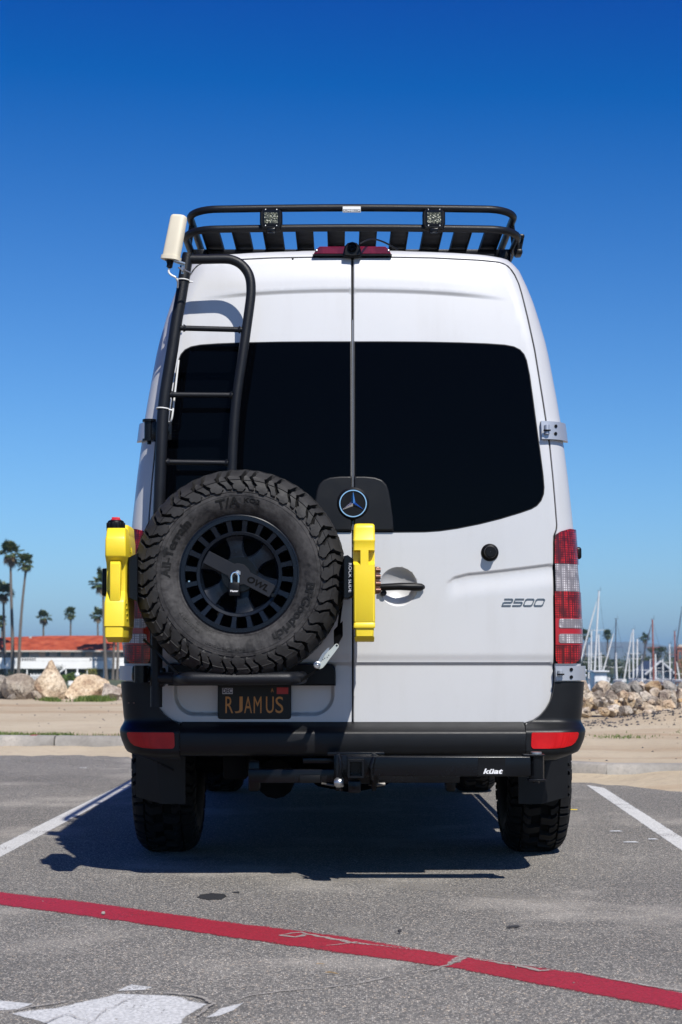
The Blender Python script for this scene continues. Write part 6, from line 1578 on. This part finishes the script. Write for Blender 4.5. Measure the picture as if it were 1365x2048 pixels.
capc = W3(232, 1058, 6.70)
cp = MB().lathe([(.001, .034), (.026, .034), (.0315, .030), (.0335, .024), (.0335, .006), (.0365, .002), (.0365, -.008), (.030, -.012)], capc, 'Z', 28)
for k in range(14): a = 2*pi*k/14; cp.bbox((capc.x + .034*cos(a) - .003, capc.y + .034*sin(a) - .003, capc.z + .004), (capc.x + .034*cos(a) + .003, capc.y + .034*sin(a) + .003, capc.z + .024), .001)
cp = cp.build('cap', M['black'], c1)
MB().lathe([(.001, .040), (.012, .041), (.020, .038), (.021, .030)], capc, 'Z', 24).bbox((capc.x - .016, capc.y - .004, capc.z + .038), (capc.x + .016, capc.y + .004, capc.z + .047), .002).build('cap_button', M['red_plastic'], cp)
# moulded mark on the inner flank
rx = rows[8][1] + rows[8][2] / 2
mk = MB(); mc = Vector((rows[12][1] + rows[12][2]/2 + .0005, 6.79, W(260, 1108, 6.75)[1]))
for k in range(9): a = pi * k / 8; mk.tube([mc + Vector((0, .012*cos(a), .012*sin(a))), mc + Vector((0, .028*cos(a), .028*sin(a)))], .0015, 4)
mk.box((mc.x - .002, mc.y - .045, mc.z - .012), (mc.x + .0015, mc.y + .045, mc.z - .009)).box((mc.x - .002, mc.y - .035, mc.z - .022), (mc.x + .0015, mc.y + .035, mc.z - .019))
for k in range(4): mk.box((mc.x - .004, 6.66 + .012*k, mc.z - .20 - .02*k), (mc.x, 6.70 + .012*k, mc.z - .195 - .02*k))
mk.build('moulded_mark', M['yellow'], c1)
v = W3(209, 1165, 6.80); MB().bbox((v.x - .004, 6.76, v.z - .055), (v.x + .020, 6.84, v.z + .055), .006).build('mounting_knob', M['black'], c1)
c2 = thing('fuel_can', 'narrow yellow fuel can seen edge on between the spare wheel and the door handle', 'fuel can', (W(729, 1280, 6.78)[0], 6.78, W(729, 1284, 6.78)[1]), 'yellow fuel cans on the wheel carrier')
rows = [cr(1283,712,749,.06,.02,.006), cr(1275,710,749.5,.02,.01,.006), cr(1272,711.5,748,.012,.01,.006), cr(1256,711.5,748.5,.008,.0,.006), cr(1255.5,707.5,750.5,.002,0,.006), cr(1253,707.5,751,0,0,.006), cr(1247,708,751,.001), cr(1245,708.5,750.5,.004), cr(1243,708,751,.001), cr(1140,707.5,750.5,0), cr(1098,707,750,0), cr(1084,707,750.5,0), cr(1082,706.5,751,-.002), cr(1079,706.5,751,-.002), cr(1077,707,750.5,.001), cr(1056,707.5,750,0,0,.010), cr(1050,709,749.5,.004,.01,.012), cr(1047.5,711,747.5,.012,.02,.012), cr(1047,716,742,.03,.04,.010)]
cb2 = can_loft(rows, 'can_body', c2)
# notches either side of the web, cut with real depth
def cutter(x0, x1, ya, yb2, w0, bottom_slope=12):
    Y = YC0; a = W(x0, yb2, Y); b = W(x1, ya, Y); e = W(x0, yb2 + bottom_slope, Y); 
    return MB().add([(a[0], Y-.02, b[1]), (b[0], Y-.02, b[1]), (b[0], Y-.02, e[1]), (a[0], Y-.02, e[1]), (a[0], Y+.035, b[1]-.006), (b[0], Y+.035, b[1]-.006), (b[0], Y+.035, a[1]), (a[0], Y+.035, a[1])],
                    [(0,1,2,3),(7,6,5,4),(0,4,5,1),(1,5,6,2),(2,6,7,3),(3,7,4,0)])
for x0, x1 in ((700, 721.5), (737.5, 760)):
    cu = cutter(x0, x1, 1099, 1122, 0).build('cutter', M['yellow'], sharp=None)
    md = cb2.modifiers.new('b', 'BOOLEAN'); md.object = cu; md.operation = 'DIFFERENCE'; md.solver = 'EXACT'
    bpy.context.view_layer.update(); me = bpy.data.meshes.new_from_object(cb2.evaluated_get(bpy.context.evaluated_depsgraph_get()))
    cb2.modifiers.remove(md); cb2.data = me; bpy.data.objects.remove(cu)
cb2.data.set_sharp_from_angle(angle=radians(38))
# bronze mounting knob beside it
kn = MB(); kc = W3(751, 1161, 6.76)
for k, (x0, r_, zz) in enumerate(((0, .018, .034), (0, .018, 0), (0, .018, -.034))): pass
kn.bbox((kc.x - .004, 6.735, kc.z - .054), (kc.x + .018, 6.785, kc.z + .054), .006)
for dz in (-.040, -.014, .014, .040): kn.tube([(kc.x + .002, 6.74, kc.z + dz), (kc.x + .021, 6.74, kc.z + dz)], .010, 12)
kn.build('mounting_knob', M['bronze'], c2)

# ================================================================ ANTENNA, CABLE, TIES
ac = W3(347, 474, 6.90)
an = thing('antenna', 'cream weatherproof antenna clamped to the top of the ladder', 'antenna', tuple(W3(345, 522, 6.90)))
top = W3(359, 431, 6.90); bot = W3(343.5, 512, 6.90); ax = (top - bot).normalized()
sd = Vector((ax.z, 0, -ax.x)).normalized(); dp = Vector((0, 1, 0)); tw = radians(-22); sd, dp = sd * cos(tw) + dp * sin(tw), dp * cos(tw) - sd * sin(tw)
rowsA = []
Lg = (top - bot).length
for t, w, d in ((-.105, .0385, .026), (-.10, .0415, .029), (-.015, .0415, .029), (-.01, .0365, .0245), (.02, .0365, .0245), (.93, .034, .0235), (.975, .032, .0215), (1.0, .027, .0165), (1.012, .018, .010)):
    c_ = bot + ax * Lg * t; row = []
    for k in range(28):
        a = 2*pi*k/28; e = 2/3.4; ca, sa = cos(a), sin(a); row.append(c_ + sd * w * (abs(ca) ** e) * (1 if ca > 0 else -1) + dp * d * (abs(sa) ** e) * (1 if sa > 0 else -1))
    rowsA.append(row)
mb = MB().grid(rowsA, closed=True); mb.add(rowsA[0], [tuple(range(28))]); mb.add(rowsA[-1], [tuple(range(28))]); mb.build('housing', M['cream'], an, sharp=35)
b0_ = bot - ax * Lg * .105
MB().tube([b0_ + sd * -.004, b0_ - ax * .012], [.016, .014], 14).tube([b0_ - ax * .010, b0_ - ax * .030], [.0125, .0125], 14).tube([b0_ - ax * .030, b0_ - ax * .034], [.010, .007], 14).build('cable_gland', M['black'], an)
for q in (-.022, .018): MB().tube([b0_ + sd * q, b0_ + sd * q - ax * .003], .005, 8).build('screw', M['black'], an)
MB().prism([W(a, b, 6.895) for a, b in ((349,519),(371,526),(371,529),(368,549),(363,549),(364,531),(349,526))][::-1], 6.885, 6.889).build('bracket', M['steel'], an)
MB().add([W3(348, 520, 6.87), W3(371, 527, 6.87), W3(371, 527, 6.93), W3(348, 520, 6.93), W3(348, 521, 6.87), W3(371, 528, 6.87), W3(371, 528, 6.93), W3(348, 521, 6.93)], [(0,1,2,3),(7,6,5,4),(0,4,5,1),(1,5,6,2),(2,6,7,3),(3,7,4,0)]).build('bracket', M['steel'], an)
MB().tube([W3(357, 535, 6.87), W3(367, 539, 6.88), W3(384, 547, 6.905)], .0035, 8).tube([W3(364, 536, 6.87), W3(368, 540, 6.868)], .008, 6).build('u_bolt', M['steel'], an)
gcab = b0_ - ax * .034
MB().tube(smooth_pts([gcab, W3(338, 544, 6.90), W3(343, 550, 6.90), W3(352, 555, 6.90), W3(356, 562, 6.905), W3(356, 575, 6.93)], 5), .0042, 8).build('cable', M['white'], an)
def tie(px, py, r, nm='cable_tie'):
    c_ = YL(px, py); ax2 = (YL(px - 2, py + 20) - YL(px + 2, py - 20)).normalized(); u1 = ax2.orthogonal().normalized(); u2 = ax2.cross(u1)
    pts = [c_ + (u1 * cos(2*pi*k/24) + u2 * sin(2*pi*k/24)) * r for k in range(24)]; mb = MB().tube(pts, .0028, 6, closed=True)
    mb.tube([c_ + Vector((r * .9, -r * .4, -.004)), c_ + Vector((r + .012, -r * .3, -.006))], .0035, 6); return mb.build(nm, M['white'], an)
tie(367.5, 562, .0285); tie(326.5, 818, .0275)
cab = smooth_pts([YL(352, 720, .13) + Vector((.012, 0, 0)), YL(345, 790, .13) + Vector((.01, 0, 0)), YL(338, 838, .13) + Vector((.012, 0, 0)), YL(336, 845, .10)], 5)
MB().tube(cab, .004, 8).build('cable', M['white'], an)

# ================================================================ SWING ARM IN THE HITCH
ka = thing('swing_arm', 'black swing away hitch arm with a pivot at its right end, under the bumper', 'hitch arm', (W(880, 1553, 6.88)[0], 6.88, W(880, 1553, 6.88)[1]))
a = W(694, 1553, 6.84); b = W(1062, 1513, 6.84)
MB().bbox((a[0], 6.84, a[1]), (b[0], 6.915, b[1]), .005, 3).build('arm', M['steel_black'], ka)
a = W(957, 1552.8, 6.8395); b = W(1011, 1513.5, 6.8395)
MB().box((a[0], 6.8388, a[1] + .003), (b[0], 6.8400, b[1] - .003)).build('sticker', M['black'], ka)
c_ = W(985, 1543, 6.838); add_text(MB(), 'küat', c_[0], c_[1], 6.8382, .0275, .0003, bold=.0009, sx=1.55, shear=.25).build('sticker_lettering', M['logo_white'], ka)
c_ = W3(1073, 1533, 6.885)
MB().tube([c_ + Vector((0, 0, -.050)), c_ + Vector((0, 0, .050))], .031, 24).build('pivot', M['steel_black'], ka)
MB().bbox((c_.x - .055, 6.845, c_.z + .042), (c_.x + .032, 6.925, c_.z + .050), .003).build('pivot_plate', M['steel_black'], ka); MB().bbox((c_.x - .035, 6.845, c_.z - .056), (c_.x + .034, 6.925, c_.z - .048), .003).build('pivot_plate', M['steel_black'], ka)
MB().tube([c_ + Vector((0, 0, .049)), c_ + Vector((0, 0, .058))], .022, 18).build('pivot_cap', M['steel'], ka); MB().tube([c_ + Vector((0, 0, -.066)), c_ + Vector((0, 0, -.055))], .013, 6).build('pivot_nut', M['steel_black'], ka)
# receiver: hollow square tube
o0 = W(696, 1556, 6.76); o1 = W(728.5, 1519.5, 6.76); t_ = .0075
mb = MB(); outer = [(o0[0], o0[1]), (o1[0], o0[1]), (o1[0], o1[1]), (o0[0], o1[1])]; inn = [(o0[0]+t_, o0[1]+t_), (o1[0]-t_, o0[1]+t_), (o1[0]-t_, o1[1]-t_), (o0[0]+t_, o1[1]-t_)]
vs = [(x, 6.76, z) for x, z in outer] + [(x, 6.76, z) for x, z in inn] + [(x, 6.84, z) for x, z in outer] + [(x, 6.838, z) for x, z in inn]
mb.add(vs, [(k, (k+1)%4, 4+(k+1)%4, 4+k) for k in range(4)] + [(k, 8+k, 8+(k+1)%4, (k+1)%4) for k in range(4)] + [(4+k, 4+(k+1)%4, 12+(k+1)%4, 12+k) for k in range(4)] + [(12, 13, 14, 15)]); mb.build('receiver', M['steel_black'], ka)
a = W(697, 1586, 6.80); b = W(722, 1562, 6.80); MB().bbox((a[0], 6.80, a[1]), (b[0], 6.87, b[1]), .004).build('latch_block', M['steel_black'], ka)
v = W3(709, 1573, 6.798); MB().lathe([(.009, .003), (.010, -.001), (.007, -.002), (.006, .0), (.001, -.001)], v, 'Y', 16).build('latch_bolt', M['steel_black'], ka)
v = W3(679, 1565, 6.86); MB().lathe([(.001, -.022), (.012, -.020), (.020, -.010), (.021, .0), (.020, .012), (.016, .018)], v, 'X', 20).build('lever_knob', M['steel'], ka)
MB().tube([W3(678, 1512, 6.86), W3(683, 1530, 6.85), W3(681, 1548, 6.85), W3(684, 1582, 6.86)], [.005, .008, .007, .005], 8).build('release_lever', M['steel_black'], ka)
MB().tube([W3(748, 1514, 6.83), W3(742, 1535, 6.82), W3(744, 1560, 6.83)], [.007, .010, .006], 8).build('gusset', M['steel_black'], ka)
MB().tube([(W(710, 1536, 6.9)[0], 6.9, W(710, 1536, 6.9)[1]), (W(710, 1536, 7.1)[0], 7.10, W(710, 1540, 7.0)[1])], .03, 12).build('hitch_shank', M['steel_black'], ka)

# every diffuse surface takes its colour a third darker, for the exposure of the picture
for m_ in bpy.data.materials:
    if m_.name in ('chrome', 'tinted_glass', 'harbour_water', 'window_glass'): continue
    b_ = m_.node_tree.nodes.get('Principled BSDF') if m_.name != 'sea_haze' else None
    if not b_: continue
    i_ = b_.inputs['Base Color']; K_ = 0.72
    if i_.is_linked:
        src = i_.links[0].from_socket; q_ = m_.node_tree.nodes.new('ShaderNodeMix'); q_.data_type = 'RGBA'; q_.blend_type = 'MULTIPLY'; q_.inputs[0].default_value = 1; q_.inputs[7].default_value = (K_, K_, K_, 1)
        m_.node_tree.links.new(src, q_.inputs[6]); m_.node_tree.links.new(q_.outputs[2], i_)
    else: i_.default_value = tuple(c * K_ for c in i_.default_value[:3]) + (1,)
